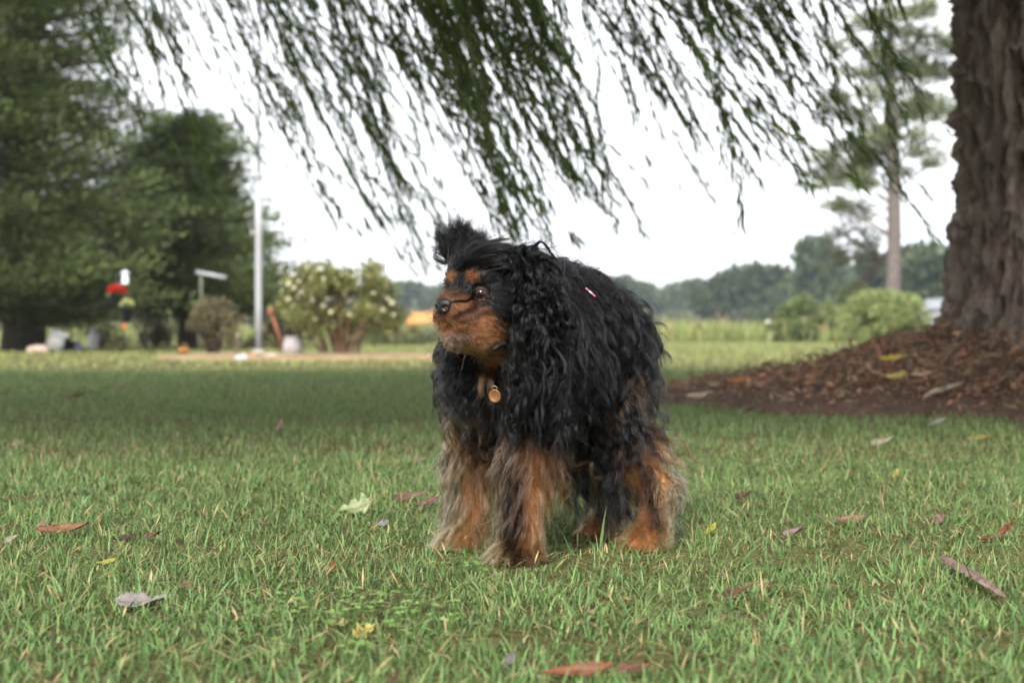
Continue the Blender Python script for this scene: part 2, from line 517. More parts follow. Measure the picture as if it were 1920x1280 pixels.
def bark_material():
    m = bpy.data.materials.new('furrowed_bark'); m.use_nodes = True
    n, l = m.node_tree.nodes, m.node_tree.links
    b = n['Principled BSDF']; b.inputs['Roughness'].default_value = .9; b.inputs['Specular IOR Level'].default_value = .18
    tc = n.new('ShaderNodeTexCoord'); mp = n.new('ShaderNodeMapping'); mp.inputs['Scale'].default_value = (22, 22, 5)
    l.new(tc.outputs['Object'], mp.inputs['Vector'])
    t = n.new('ShaderNodeTexNoise'); t.inputs['Scale'].default_value = 1; t.inputs['Detail'].default_value = 9; t.inputs['Roughness'].default_value = .7
    l.new(mp.outputs['Vector'], t.inputs['Vector'])
    r = n.new('ShaderNodeValToRGB'); e = r.color_ramp.elements
    e[0].position = .3; e[0].color = (.10, .078, .064, 1); e[1].position = .72; e[1].color = (.40, .335, .29, 1)
    x = e.new(.5); x.color = (.215, .172, .145, 1)
    l.new(t.outputs['Fac'], r.inputs['Fac'])
    t2 = n.new('ShaderNodeTexNoise'); t2.inputs['Scale'].default_value = 2.2; t2.inputs['Detail'].default_value = 3
    l.new(tc.outputs['Object'], t2.inputs['Vector'])
    r2 = n.new('ShaderNodeMapRange'); r2.inputs['From Min'].default_value = .56; r2.inputs['From Max'].default_value = .7
    r2.inputs['To Max'].default_value = .5
    l.new(t2.outputs['Fac'], r2.inputs['Value'])
    mx = n.new('ShaderNodeMix'); mx.data_type = 'RGBA'; mx.inputs['B'].default_value = (.09, .10, .05, 1)
    l.new(r2.outputs['Result'], mx.inputs['Factor']); l.new(r.outputs['Color'], mx.inputs['A'])
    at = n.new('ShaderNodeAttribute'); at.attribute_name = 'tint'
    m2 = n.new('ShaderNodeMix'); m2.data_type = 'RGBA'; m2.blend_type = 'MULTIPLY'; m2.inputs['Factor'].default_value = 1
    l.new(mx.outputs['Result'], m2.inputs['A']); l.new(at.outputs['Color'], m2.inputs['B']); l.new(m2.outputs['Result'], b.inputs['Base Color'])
    bp = n.new('ShaderNodeBump'); bp.inputs['Strength'].default_value = .9; bp.inputs['Distance'].default_value = .012
    l.new(t.outputs['Fac'], bp.inputs['Height']); l.new(bp.outputs['Normal'], b.inputs['Normal'])
    return m
BARK = bark_material()

def willow_trunk():
    na, nz = 420, 330
    a = np.linspace(0, 2 * np.pi, na, endpoint=False); z = np.linspace(-.15, 2.7, nz)
    A, Z = np.meshgrid(a, z)
    flare = .30 * np.exp(-np.clip(Z + .0, 0, 9) / .085) * .55 + .02 * np.exp(-np.clip(Z, 0, 9) / .35)
    lobes = 1 + .07 * np.sin(3 * A + 1.2) + .045 * np.sin(5 * A + .3 + Z * .5) + .07 * np.exp(-np.clip(Z, 0, 9) / .14) * np.sin(6 * A + .8)
    R = (.305 + flare) * lobes
    # interlaced ridges: long lens-shaped plates split by deep furrows
    u = np.stack([np.cos(A) * 3.6, np.sin(A) * 3.6, Z * 1.15], -1).reshape(-1, 3)
    warp = .55 * fbm(u * 1.3, 3, 41)
    q = np.stack([np.cos(A).ravel() * 5.2 + warp, np.sin(A).ravel() * 5.2 + warp, Z.ravel() * 3.1 + warp * .9], -1)
    n1 = np.abs(fbm(q, 2, 51)); n2 = np.abs(fbm(q * np.array([1.7, 1.7, 1.5]) + 7, 2, 61)); n3 = np.abs(fbm(q * np.array([3.4, 3.4, 4.2]) + 3, 2, 65))
    ridge = np.clip(1 - n1 * 3.0, 0, 1) ** .8 * .60 + np.clip(1 - n2 * 3.2, 0, 1) * .38 + np.clip(1 - n3 * 3, 0, 1) * .26
    fine = fbm(np.stack([np.cos(A) * 26, np.sin(A) * 26, Z * 12], -1).reshape(-1, 3), 3, 71)
    fine2 = fbm(np.stack([np.cos(A) * 16, np.sin(A) * 16, Z * 17], -1).reshape(-1, 3), 3, 81)
    R = R + ((ridge - .70) * .115 + fine * .007 + fine2 * .007).reshape(R.shape)
    X = R * np.cos(A) + Z * .012; Y = R * np.sin(A)
    v = np.stack([X, Y, Z], -1).reshape(-1, 3)
    i = np.arange(nz - 1)[:, None] * na; j = np.arange(na)[None]; j2 = (j + 1) % na
    f = np.stack([i + j, i + j2, i + na + j2, i + na + j], -1).reshape(-1, 4)
    g = np.clip(ridge * 1.25 - .1 + .3 * fine, 0, 1)[:, None]  # furrows browner than the weathered ridges, and darkened as shade put into colour
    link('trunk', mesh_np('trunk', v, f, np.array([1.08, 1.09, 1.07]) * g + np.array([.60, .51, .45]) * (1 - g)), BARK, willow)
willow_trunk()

LIMBS = []
def willow_limbs():
    specs = [(-5.4, -.9, 3.4, .15), (-4.4, .9, 3.7, .14), (-2.6, -2.0, 3.2, .13), (-1.2, 2.2, 3.8, .12), (.9, -3.6, 3.5, .12), (-2.4, -4.4, 3.4, .12), (-.6, -4.6, 3.6, .12), (2.6, .6, 3.9, .13), (-3.4, -.2, 4.6, .11)]
    for ex, ey, ez, r in specs:
        t = np.linspace(0, 1, 16)[:, None]
        p0 = np.array([0, 0, 2.35]); p3 = np.array([ex, ey, ez - .6]); p1 = np.array([ex * .18, ey * .18, 3.3]); p2 = np.array([ex * .6, ey * .6, ez + .5])
        p = (1 - t) ** 3 * p0 + 3 * (1 - t) ** 2 * t * p1 + 3 * (1 - t) * t ** 2 * p2 + t ** 3 * p3
        p += .05 * np.stack([fbm(p * 2, 2, s) for s in (1, 2, 3)], -1) * t
        MB().tube(p, np.linspace(r, .03, 16), 9).build('limb', BARK, willow)
        LIMBS.append(p + WO)
willow_limbs()

def willow_strand(seed, L, n_side):
    """A hanging branch blown to the right: its own origin is at its TIP, so it is hung by where it ends."""
    r = np.random.default_rng(seed)
    n = 26; t = np.linspace(0, 1, n)
    ang = np.radians(6 + 23 * t ** 1.1 + r.normal(0, 2.5)) + .05 * np.sin(t * 9 + r.uniform(0, 6))
    yy = .06 * np.sin(t * 4 + r.uniform(0, 6)) * t
    st = L / (n - 1)
    p = np.cumsum(np.stack([np.sin(ang) * st, np.gradient(yy), -np.cos(ang) * st], -1), 0)
    p -= p[-1]
    mb = MB(); mb.tube(p, np.linspace(.004, .0011, n), 4, (.12, .12, .045), cap=False)
    lines = [(p, .05)]
    for k in range(n_side):
        s = int(r.uniform(.12, .86) * n); ll = r.uniform(.14, .38); m = 9
        az = r.uniform(-1.3, 1.3)
        tt = np.linspace(0, 1, m)[:, None]
        d0 = nrm(np.array([.55 + .5 * r.random(), .6 * math.sin(az), -.35 - .5 * r.random()])); d1 = nrm(np.array([.5 + .2 * r.random(), .2 * math.sin(az), -1]))
        q = p[s] + np.cumsum(nrm(d0 * (1 - tt) + d1 * tt), 0) * ll / m
        mb.tube(q, np.linspace(.0018, .0008, m), 3, (.13, .13, .045), cap=False)
        lines.append((q, 0))
    pos, dr = [], []
    for q, t0 in lines:
        seg = np.linalg.norm(np.diff(q, axis=0), axis=1); cl = np.concatenate([[0], np.cumsum(seg)])
        s = np.arange(t0 + .01, cl[-1], .0108); s = s + r.uniform(-.005, .005, len(s))
        pn = np.sin(s * r.uniform(9, 16) + r.uniform(0, 6)) + .7 * np.sin(s * r.uniform(22, 34) + r.uniform(0, 6))
        s = s[r.random(len(s)) < np.clip(.62 + .55 * pn, .06, 1)]
        x = np.stack([np.interp(s, cl, q[:, i]) for i in range(3)], -1)
        tg = nrm(np.stack([np.interp(s, cl, np.gradient(q[:, i])) for i in range(3)], -1))
        side = nrm(r.normal(size=(len(s), 3)) * np.array([.6, 1, .4]))
        a = r.uniform(.2, .6, (len(s), 1))
        pos.append(x); dr.append(nrm(tg + side * a + np.array([.18, 0, -.25])))
    pos, dr = np.concatenate(pos), np.concatenate(dr); m = len(pos)
    c = np.array([.10, .158, .038]) * r.uniform(.6, 1.35, (m, 1)); y = r.random(m) < .03
    c[y] = np.array([.30, .24, .05]) * r.uniform(.7, 1.1, (y.sum(), 1))
    ln = r.uniform(.036, .072, m)
    mb.scatter(LEAF_V, LEAF_F, pos, frames(dr, roll=r.uniform(-1.4, 1.4, m)), np.stack([ln * .115, ln, ln], -1), c)
    me = mb.mesh('hanging_branch'); me.materials.append(M['willow_leaf'])
    return me

STR = [willow_strand(100 + k, L, s) for k, (L, s) in enumerate([(2.2, 9), (2.5, 11), (2.0, 8), (2.8, 12), (2.3, 6), (2.6, 8), (1.9, 6), (2.4, 10), (2.1, 4), (2.7, 9)])]
SPARSE = [willow_strand(140 + k, L, s) for k, (L, s) in enumerate([(2.0, 3), (2.3, 4), (2.5, 2), (1.8, 3)])]

# (tip column, tip row, how many, spread across, spread up, distance, sparse)
TIPS = [(255, 235, 6, 18, 50, 5.2, 0), (300, 190, 5, 25, 60, 5.0, 0), (345, 150, 5, 20, 60, 5.4, 0), (330, 110, 4, 20, 40, 5.8, 0), (310, 270, 2, 20, 20, 4.4, 1), (400, 370, 2, 10, 20, 4.5, 1),
        (470, 300, 4, 25, 60, 5.6, 0), (520, 230, 5, 25, 60, 5.2, 0), (560, 330, 4, 20, 40, 5.0, 0), (638, 445, 4, 10, 28, 5.0, 0), (600, 260, 4, 25, 60, 5.8, 1), (570, 120, 4, 50, 50, 6.4, 1),
        (690, 330, 6, 30, 70, 5.7, 0), (740, 460, 6, 20, 50, 5.3, 0), (795, 520, 6, 14, 40, 5.1, 0), (830, 440, 4, 14, 40, 5.3, 0), (690, 180, 6, 40, 60, 6.2, 1), (770, 260, 5, 30, 50, 6.0, 1), (620, 80, 4, 40, 40, 6.0, 1), (760, 390, 3, 25, 40, 5.0, 1),
        (905, 290, 8, 22, 70, 5.0, 0), (960, 430, 10, 25, 60, 5.2, 0), (1015, 455, 8, 20, 40, 4.9, 0), (1050, 330, 10, 25, 70, 5.1, 0), (1100, 370, 9, 20, 60, 5.3, 0), (1140, 395, 5, 12, 28, 5.0, 0), (960, 250, 9, 30, 80, 5.5, 0), (1040, 200, 9, 30, 70, 5.4, 0), (880, 170, 7, 20, 60, 5.2, 0),
        (1185, 460, 2, 15, 25, 5.3, 1), (1215, 300, 6, 25, 60, 5.6, 1), (1250, 210, 8, 25, 60, 5.3, 0), (1310, 270, 7, 25, 50, 5.2, 0), (1375, 430, 3, 12, 25, 5.4, 1), (1400, 330, 6, 25, 40, 5.5, 0), (1330, 150, 8, 30, 60, 5.3, 0), (1290, 360, 3, 25, 40, 5.8, 1),
        (1470, 310, 8, 25, 40, 5.2, 0), (1530, 345, 9, 20, 30, 5.0, 0), (1480, 200, 9, 30, 60, 5.3, 0), (1570, 250, 9, 30, 60, 5.1, 0), (1625, 330, 5, 16, 40, 5.0, 0), (1690, 395, 4, 10, 40, 4.9, 0), (1640, 200, 3, 25, 60, 5.2, 1), (1560, 120, 9, 40, 60, 5.4, 0), (1745, 450, 2, 10, 20, 5.0, 1), (1705, 200, 4, 15, 50, 5.2, 1), (1775, 240, 2, 8, 30, 4.9, 1), (1440, 90, 8, 40, 50, 5.5, 0)]
def hang_branches():
    k = 0
    for px, py, n, sx, sy, Y, sparse in TIPS:
        n = max(1, round(n * (.95 if px < 820 else .72 if px > 1150 else 1.25)))
        sx *= .8
        for _ in range(n):
            q = P(px + rng.normal(0, sx), py - abs(rng.normal(0, sy)) + sy * .3, Y * (1.25 if px < 820 else 1.05) + rng.normal(0, .5))
            me = (SPARSE if sparse else STR)[rng.integers(0, 4 if sparse else len(STR))]
            o = link('hanging_branch', me, None, willow, q - WO)
            o.rotation_euler = (rng.normal(0, .07), rng.normal(.03, .11), rng.normal(0, .5))
            s = rng.uniform(.9, 1.12); o.scale = (s, s, s)
            k += 1
    return k
N_HANG = hang_branches()

def willow_crown():
    """The rest of the crown overhead: leaves in hanging clumps along the limbs and extended unseen over the lawn in front to shade it."""
    n_cl, per = 900, 60
    cx = rng.uniform(-4.6, 5.2, n_cl); cy_ = rng.uniform(1.0, 6.6, n_cl); cz = rng.uniform(2.35, 4.3, n_cl) - .12 * np.abs(cx - .5)
    pos = np.repeat(np.stack([cx, cy_, np.maximum(cz, 2.3)], -1), per, 0) + rng.normal(0, 1, (n_cl * per, 3)) * np.array([.24, .24, .32])
    ok = pos[:, 2] > 1.85 + .06 * np.maximum(pos[:, 1] - 2, 0); pos = pos[ok]; m = len(pos)
    d = nrm(rng.normal(0, .45, (m, 3)) + np.array([.3, 0, -1]))
    c = np.array([.056, .088, .024]) * rng.uniform(.6, 1.3, (m, 1)); ln = rng.uniform(.12, .21, m)
    mb = MB().scatter(LEAF_V, LEAF_F, pos - WO, frames(d, roll=rng.uniform(0, 6, m)), np.stack([ln * .3, ln, ln], -1), c)
    o = mb.build('crown', M['willow_leaf'], willow); tag(o, kind='stuff')
willow_crown()

# ---------------------------------------------------------------- dark cedars at the left
def cedar(name, base, H, R, z0, seed, label, lean=0.0, narrow=1.0, n_br=150, prof=.55, trunk_r=.14):
    r = np.random.default_rng(seed)
    root = tag(empty(name, base), label, 'tree')
    z = np.linspace(-.1, H * .96, 14); tr = trunk_r * (1 - z / H * .92)
    MB().tube(np.stack([.04 * np.sin(z * 1.3) + lean * z, .03 * np.cos(z), z], -1), tr, 10, (.045, .035, .028)).build('trunk', M['wood'], root)
    pos, dr, cc, sz = [], [], [], []
    limbs = MB()
    for k in range(n_br):
        u = (k + r.random()) / n_br; zb = z0 + (H - z0) * u ** 1.15
        rad = R * ((1 - u) ** prof) * r.uniform(.62, 1.16) * (.8 + .2 * min(1, u * 8)) + .12
        az = k * 2.39996 + r.normal(0, .3)
        d = np.array([math.cos(az), math.sin(az) * narrow, 0])
        t = np.linspace(0, 1, 7)[:, None]
        line = np.array([lean * zb, 0, zb]) + d * rad * t + np.array([0, 0, 1]) * (rad * (.18 * t + .16 * t * t) - .14 * rad * t)
        limbs.tube(line, np.linspace(.02 + .018 * rad, .006, 7), 5, (.09, .065, .05), cap=False)
        shade = r.uniform(.6, 1.45)
        for j in range(int(3 + rad * 4.2)):
            s = r.uniform(.18, 1.02)
            c = line[0] * (1 - s) + line[-1] * s + r.normal(0, .12, 3) * np.array([1, 1, .6]) * (.5 + rad * .35)
            m = int(72 + 26 * rad); e = r.normal(0, 1, (m, 3)) * np.array([.19, .19, .055]) * (.75 + .22 * rad)
            pos.append(c + e); dr.append(nrm(e * 2.2 + d * .45 + np.array([0, 0, .22]) + r.normal(0, .16, (m, 3))))
            g = r.random((m, 1)) * .7 + r.random() * .3
            cc.append((np.array([.042, .060, .021]) * (1 - g) + np.array([.108, .138, .040]) * g) * shade * r.uniform(.85, 1.15, (m, 1)))
            sz.append(r.uniform(.05, .11, m))
    pos, dr, cc, sz = map(np.concatenate, (pos, dr, cc, sz)); m = len(pos)
    limbs.build('limb', M['wood'], root)
    mb = MB().scatter(CARD_V, CARD_F, pos, frames(dr, roll=r.uniform(0, 6.3, m)), np.stack([sz * .27, sz, sz], -1), cc)
    o = mb.build('crown', M['needle'], root); tag(o, kind='stuff')
    return root
cedar('cedar_tree', G(42, 658), 8.6, 1.62, .30, 3, 'tallest dark green cedar at the left edge of the lawn with dark trunk', n_br=250, prof=.60, trunk_r=.27)
cedar('cedar_tree', G(322, 655) + np.array([0, 1.0, 0]), 3.12, 1.50, .42, 5, 'lower spreading dark cedar between the tallest cedar and the white flagpole', n_br=140, prof=.52)

# ---------------------------------------------------------------- leafy clump builder for shrubs and far trees
def leafy(clumps, per, size, cols, seed, shell=.55, up=.25, aspect=.5, tmpl=(CARD_V, CARD_F)):
    """clumps: (x, y, z, rx, ry, rz); leaves spread through each clump, denser towards its skin."""
    r = np.random.default_rng(seed); mb = MB()
    cols = np.asarray(cols, float)
    for (x, y, z, rx, ry, rz) in clumps:
        e = nrm(r.normal(size=(per, 3))) * (shell + (1 - shell) * r.random((per, 1))) * r.uniform(.82, 1.12, (per, 1))
        pos = np.array([x, y, z]) + e * np.array([rx, ry, rz])
        d = nrm(e + np.array([0, 0, up]) + r.normal(0, .5, (per, 3)))
        c = cols[r.integers(0, len(cols), per)] * r.uniform(.7, 1.25, (per, 1)) * r.uniform(.85, 1.15)
        s = size * r.uniform(.6, 1.35, per)
        mb.scatter(tmpl[0], tmpl[1], pos, frames(d, roll=r.uniform(0, 6.3, per)), np.stack([s * aspect, s, s], -1), c)
    return mb

def stems(n, h, spread, rad, col, seed, base_r=.06):
    r = np.random.default_rng(seed); mb = MB()
    for k in range(n):
        a = r.uniform(0, 6.28); t = np.linspace(0, 1, 6)[:, None]
        b = np.array([math.cos(a), math.sin(a), 0]); hh = h * r.uniform(.7, 1.1)
        p = b * base_r * r.random() + b * spread * r.uniform(.3, 1) * t ** 1.3 + np.array([0, 0, hh]) * t + r.normal(0, .012 * h, (6, 3)) * t
        mb.tube(p, np.linspace(rad, rad * .35, 6), 5, np.array(col) * r.uniform(.7, 1.25), cap=False)
    return mb

# rose bush with white flowers beside the flagpole
def rose_bush():
    b = G(640, 671); root = tag(empty('rose_bush', b), 'loose green rose bush covered in white blooms right of the flagpole', 'bush')
    stems(34, .62, .42, .013, (.20, .125, .08), 8, .17).build('stem', M['wood'], root)
    r = np.random.default_rng(21)
    cl = []
    for k in range(70):
        a, rr, zz = r.uniform(0, 6.28), math.sqrt(r.random()), r.uniform(.28, .86)
        w = .64 * math.sqrt(max(.06, 1 - ((zz - .52) / .43) ** 2))
        cl.append((w * rr * math.cos(a), w * rr * math.sin(a), zz, .12, .12, .09))
    leafy(cl, 120, .045, [[.13, .16, .04], [.18, .21, .05], [.21, .18, .06], [.09, .12, .03], [.24, .21, .09]], 22, .2, aspect=.6).build('foliage', M['leaf'], root)
    # blooms: two whorls of cupped petals each
    me = MB()
    for ring, (np_, tilt, s) in enumerate(((6, .35, .030), (5, .95, .022))):
        for j in range(np_):
            a = j * 2 * math.pi / np_ + ring * .5
            d = np.array([[math.cos(a) * math.cos(tilt), math.sin(a) * math.cos(tilt), math.sin(tilt)]])
            me.scatter(LEAF_V, LEAF_F, np.zeros((1, 3)), frames(d), np.array([[s * .9, s, s]]), (.66, .63, .48))
    me.lathe((0, 0, .004), [(.001, 0), (.008, .004), (.006, .012), (.001, .014)], 8, (.72, .62, .25))
    me = me.mesh('bloom'); me.materials.append(M['petal'])
    pix = [(542, 532), (552, 540), (560, 527), (530, 545), (557, 558), (590, 543), (612, 540), (613, 562), (606, 573), (592, 600), (647, 555), (656, 566), (690, 575), (678, 574), (706, 600), (728, 560), (700, 550), (672, 522), (640, 515), (607, 522), (585, 520), (553, 515), (630, 500), (660, 505), (682, 600), (738, 590), (735, 568), (600, 505), (575, 500), (650, 535), (585, 562), (540, 560), (620, 585), (700, 520), (718, 580), (655, 590), (565, 548), (548, 520)]
    for px, py in pix:
        q = P(px, py, b[1] - .38 + r.uniform(-.1, .12)) - b
        o = link('bloom', me, None, root, q)
        o.rotation_euler = (1.1 + r.normal(0, .4), r.normal(0, .3), r.normal(0, .6)); s = r.uniform(.6, 1.05); o.scale = (s, s, s)
rose_bush()

def bush(name, px, py, w, h, cols, seed, label, cat='bush', n_cl=26, per=110, leaf=.05, stem_col=(.10, .07, .05), n_st=12, zlo=.25, aspect=.5, Y=None, stem_h=.55):
    b = G(px, py) if Y is None else np.array([(px - 960) / FPX * Y, Y, 0.0])
    root = tag(empty(name, b), label, cat)
    r = np.random.default_rng(seed)
    stems(n_st, h * stem_h, w * .28, .012 + .008 * h, stem_col, seed, w * .06).build('stem', M['wood'], root)
    cl = []
    for k in range(n_cl):
        a, rr = r.uniform(0, 6.28), math.sqrt(r.random()); u = r.random()
        zz = h * (zlo + (1 - zlo) * u) ; ww = w * .5 * math.sqrt(max(.08, 1 - (abs(u - .42) / .62) ** 2)) * .86
        s = r.uniform(.14, .22)
        cl.append((ww * rr * math.cos(a), ww * rr * math.sin(a) * .8, zz - s * h * .5, s * w * .8, s * w * .8, s * h * .75))
    leafy(cl, per, leaf, cols, seed + 1, .3, aspect=aspect).build('foliage', M['leaf'], root)
    return root

bush('round_shrub', 400, 669, .62, .58, [[.14, .13, .06], [.18, .15, .08], [.10, .11, .045], [.19, .13, .075]], 31, 'small round brownish shrub on a dark stem left of the flagpole', n_cl=30, per=120, leaf=.035, zlo=.3, stem_col=(.05, .035, .03), n_st=22)
bush('faded_shrub', 292, 650, .72, .92, [[.16, .115, .07], [.13, .11, .06], [.10, .11, .045], [.19, .12, .08]], 33, 'faded pinkish brown shrub under the lower cedar behind the plant pole', n_cl=34, per=120, leaf=.05, zlo=.05)
bush('green_shrub', 345, 648, .75, .75, [[.10, .12, .045], [.13, .14, .055], [.14, .11, .06]], 35, 'thin green and brown shrub between the faded shrub and the small round shrub', n_cl=24, per=90, leaf=.05, zlo=.05)
bush('tall_weeds', 190, 650, 1.5, .62, [[.15, .14, .055], [.19, .13, .075], [.12, .14, .05]], 37, 'patch of tall faded weeds between the cedar trunk and the plant pole', 'weeds', n_cl=34, per=80, leaf=.07, zlo=.02, aspect=.2, Y=23)
bush('green_shrub', 530, 648, 1.3, .75, [[.10, .15, .05], [.15, .12, .07], [.18, .11, .07]], 39, 'low green and brown shrub just right of the flagpole foot', n_cl=34, per=90, leaf=.06, zlo=.03, Y=22)
bush('green_shrub', 745, 643, 2.1, .42, [[.14, .17, .06], [.17, .15, .07], [.11, .14, .05]], 43, 'low olive green shrub in front of the orange shed', n_cl=36, per=90, leaf=.07, zlo=.02, Y=27)
bush('bright_shrub', 1655, 641, 1.95, .98, [[.24, .285, .10], [.29, .325, .115], [.19, .24, .08]], 51, 'rounded bright yellow green shrub beside the pine trunk left of the willow', n_cl=60, per=170, leaf=.075, zlo=.22, Y=31, n_st=20, stem_h=.6)
bush('olive_shrub', 1528, 641, 1.75, .95, [[.14, .18, .06], [.19, .22, .08], [.11, .145, .05]], 53, 'dull olive shrub left of the bright yellow green shrub', n_cl=46, per=130, leaf=.09, zlo=.05, Y=34)
bush('olive_shrub', 1600, 641, 1.3, 1.3, [[.12, .155, .055], [.17, .19, .075]], 54, 'taller olive shrub against the leaning trunk behind the bright shrub', n_cl=36, per=120, leaf=.09, zlo=.05, Y=36)
bush('pale_shrub', 1490, 642, 1.2, .42, [[.14, .17, .06], [.11, .14, .05]], 55, 'low shrub where the tall grass meets the olive shrub', n_cl=26, per=90, leaf=.08, zlo=.02, Y=32.5)

# band of tall grass along the far side of the lawn
def tall_grass():
    n = 5200
    x = rng.uniform(1.5, 8.5, n); y = rng.uniform(32, 40, n)
    xx = np.concatenate([x, rng.uniform(-13, 2, 3000)]); yy = np.concatenate([y, rng.uniform(34, 44, 3000)])
    n = len(xx); h = rng.uniform(.22, .5, n) * (1 + .35 * fbm(np.stack([xx * .9, yy * .5, xx * 0], -1), 2, 8))
    d = nrm(np.stack([rng.normal(0, .22, n) + .1, rng.normal(0, .22, n), np.ones(n)], -1))
    g = rng.random((n, 1)); c = (np.array([.20, .26, .08]) * g + np.array([.30, .29, .12]) * (1 - g)) * rng.uniform(.8, 1.2, (n, 1))
    pos = np.stack([xx, yy, xx * 0 - .02], -1)
    mb = MB().scatter(CARD_V, CARD_F, pos, frames(d, roll=rng.uniform(0, 6, n)), np.stack([h * .12, h, h * .3], -1), c)
    k = rng.random(n) < .07
    p2 = pos[k] + d[k] * h[k, None] * .9; m = k.sum()
    mb.scatter(CARD_V, CARD_F, p2, frames(nrm(d[k] + rng.normal(0, .2, (m, 3)))), np.stack([np.full(m, .05), rng.uniform(.14, .26, m), np.full(m, .1)], -1), np.array([.27, .19, .10]) * rng.uniform(.7, 1.1, (m, 1)))
    o = mb.build('tall_grass', M['leaf']); tag(o, 'tall unmown grass with tan seed heads along the far edge of the lawn', 'tall grass', kind='stuff')
tall_grass()

# ---------------------------------------------------------------- pine and leaning tree at the right
def needle_puff(mb, c, r_, n, R, col):
    e = nrm(R.normal(size=(n, 3))); e[:, 2] = np.abs(e[:, 2]) * .75 - .12
    d = nrm(e); pos = c + d * r_ * .12 + R.normal(0, r_ * .22, (n, 3))
    s = r_ * R.uniform(.6, 1.05, n)
    mb.scatter(CARD_V, CARD_F, pos, frames(d, roll=R.uniform(0, 6.3, n)), np.stack([s * .13, s, s * .3], -1), np.asarray(col) * R.uniform(.65, 1.3, (n, 1)))

def pine():
    Y = 33.; b = np.array([(1672 - 960) / FPX * Y, Y, 0.]); R = np.random.default_rng(77)
    root = tag(empty('pine_tree', b), 'tall pine with bare reddish trunk and tufted branches behind the bright shrub', 'tree')
    z = np.linspace(-.1, 8.2, 18)
    MB().tube(np.stack([.05 * np.sin(z * .8), .05 * np.cos(z * .7), z], -1), np.interp(z, [0, 2, 6, 8.2], [.165, .145, .10, .03]), 12, (.135, .112, .102)).build('trunk', M['wood'], root)
    mb = MB(); pix = [(1700, 90, 55), (1740, 70, 40), (1650, 110, 45), (1715, 130, 60), (1760, 140, 45), (1750, 200, 55), (1700, 215, 50), (1640, 190, 40), (1610, 140, 40), (1770, 215, 40), (1730, 300, 28), (1745, 310, 24), (1715, 265, 38),
                     (1545, 330, 36), (1570, 345, 40), (1600, 325, 46), (1630, 340, 40), (1560, 385, 34), (1590, 395, 30), (1620, 300, 42), (1540, 300, 30), (1580, 290, 40), (1655, 300, 36), (1690, 330, 26), (1700, 290, 30), (1690, 30, 50), (1630, 50, 45), (1590, 90, 36), (1730, 20, 40), (1780, 100, 40), (1560, 190, 34), (1600, 215, 44), (1650, 250, 44), (1690, 160, 50), (1525, 350, 22), (1640, 275, 40)]
    for px, py, s in pix:
        q = P(px, py, Y + R.uniform(-.9, .9)) - b; r_ = s / FPX * Y
        hz = max(1.9, q[2] - .35 - .25 * abs(q[0])); t = np.linspace(0, 1, 7)[:, None]
        line = np.array([0, 0, hz]) * (1 - t) + q * t + np.array([0, 0, .25]) * np.sin(t * 3.1) * R.uniform(-.4, .8)
        MB().tube(line, np.linspace(.030, .010, 7), 5, (.15, .11, .09), cap=False).build('branch', M['wood'], root)
        for j in range(4):
            needle_puff(mb, q + R.normal(0, .42, 3) * r_ * np.array([1.3, 1.3, .5]), r_ * .72, 60, R, (.15, .175, .085))
    tag(mb.build('needles', M['needle'], root), kind='stuff')
pine()

def leaning_tree():
    Y = 38.; b = np.array([(1595 - 960) / FPX * Y, Y, 0.]); R = np.random.default_rng(78)
    root = tag(empty('leaning_tree', b), 'thin dark leaning tree with sparse leaves between the olive shrub and the pine', 'tree')
    pts = np.array([P(x, y, Y) for x, y in ((1593, 640), (1602, 560), (1622, 520), (1648, 492), (1668, 470), (1690, 440))]) - b
    MB().tube(pts, [.14, .12, .11, .09, .06, .03], 8, (.07, .06, .045)).build('trunk', M['wood'], root)
    mb = MB()
    for x, y in ((1600, 460), (1580, 440), (1615, 435), (1565, 470), (1625, 465), (1590, 415), (1640, 450), (1610, 490), (1560, 435), (1575, 490)):
        q = P(x, y, Y + R.uniform(-.5, .5)) - b
        t = np.linspace(0, 1, 6)[:, None]
        MB().tube(pts[3] * (1 - t) + q * t + np.array([0, 0, .12]) * np.sin(3.1 * t), np.linspace(.04, .01, 6), 5, (.08, .07, .055), cap=False).build('branch', M['wood'], root)
        needle_puff(mb, q, .30, 60, R, (.10, .105, .06))
        needle_puff(mb, q + R.normal(0, .2, 3), .22, 40, R, (.10, .105, .06))
    tag(mb.build('leaves', M['leaf'], root), kind='stuff')
leaning_tree()

# ---------------------------------------------------------------- the far woods
def far_tree_meshes(seed, wide):
    R = np.random.default_rng(seed)
    cl = []
    for k in range(20):
        a, rr, u = R.uniform(0, 6.28), math.sqrt(R.random()), R.random()
        w = wide * (.62 * math.sqrt(max(.05, 1 - ((u - .4) / .66) ** 2)))
        s = R.uniform(.16, .26)
        cl.append((w * rr * math.cos(a), w * rr * math.sin(a), .12 + .80 * u, s * wide * .9, s * wide * .9, s * .62))
    cm = leafy(cl, 95, .10, [[.055, .08, .028], [.075, .095, .034], [.045, .065, .025]], seed + 1, .45, aspect=.75).mesh('crown')
    cm.materials.append(M['leaf'])
    t = np.linspace(0, 1, 5)
    tm = MB().tube(np.stack([.01 * np.sin(t * 5), t * 0, t * .75 - .02], -1), np.linspace(.035, .012, 5), 7, (.10, .075, .06)).mesh('trunk')
    tm.materials.append(M['wood'])
    return cm, tm
FT = [far_tree_meshes(200 + 7 * k, w) for k, w in enumerate((.85, 1.0, .7, 1.2))]
def far_tree(px, top, Y, k, name, label, group=None, sx=1.0, rz=0):
    h = (HZ - top) / FPX * Y + EYE
    o = tag(empty(name, ((px - 960) / FPX * Y, Y, 0), rz), label, 'tree', group)
    o.scale = (h * sx, h * sx, h)
    cm, tm = FT[k]
    tag(link('crown', cm, None, o), kind='stuff'); link('trunk', tm, None, o)
    return o
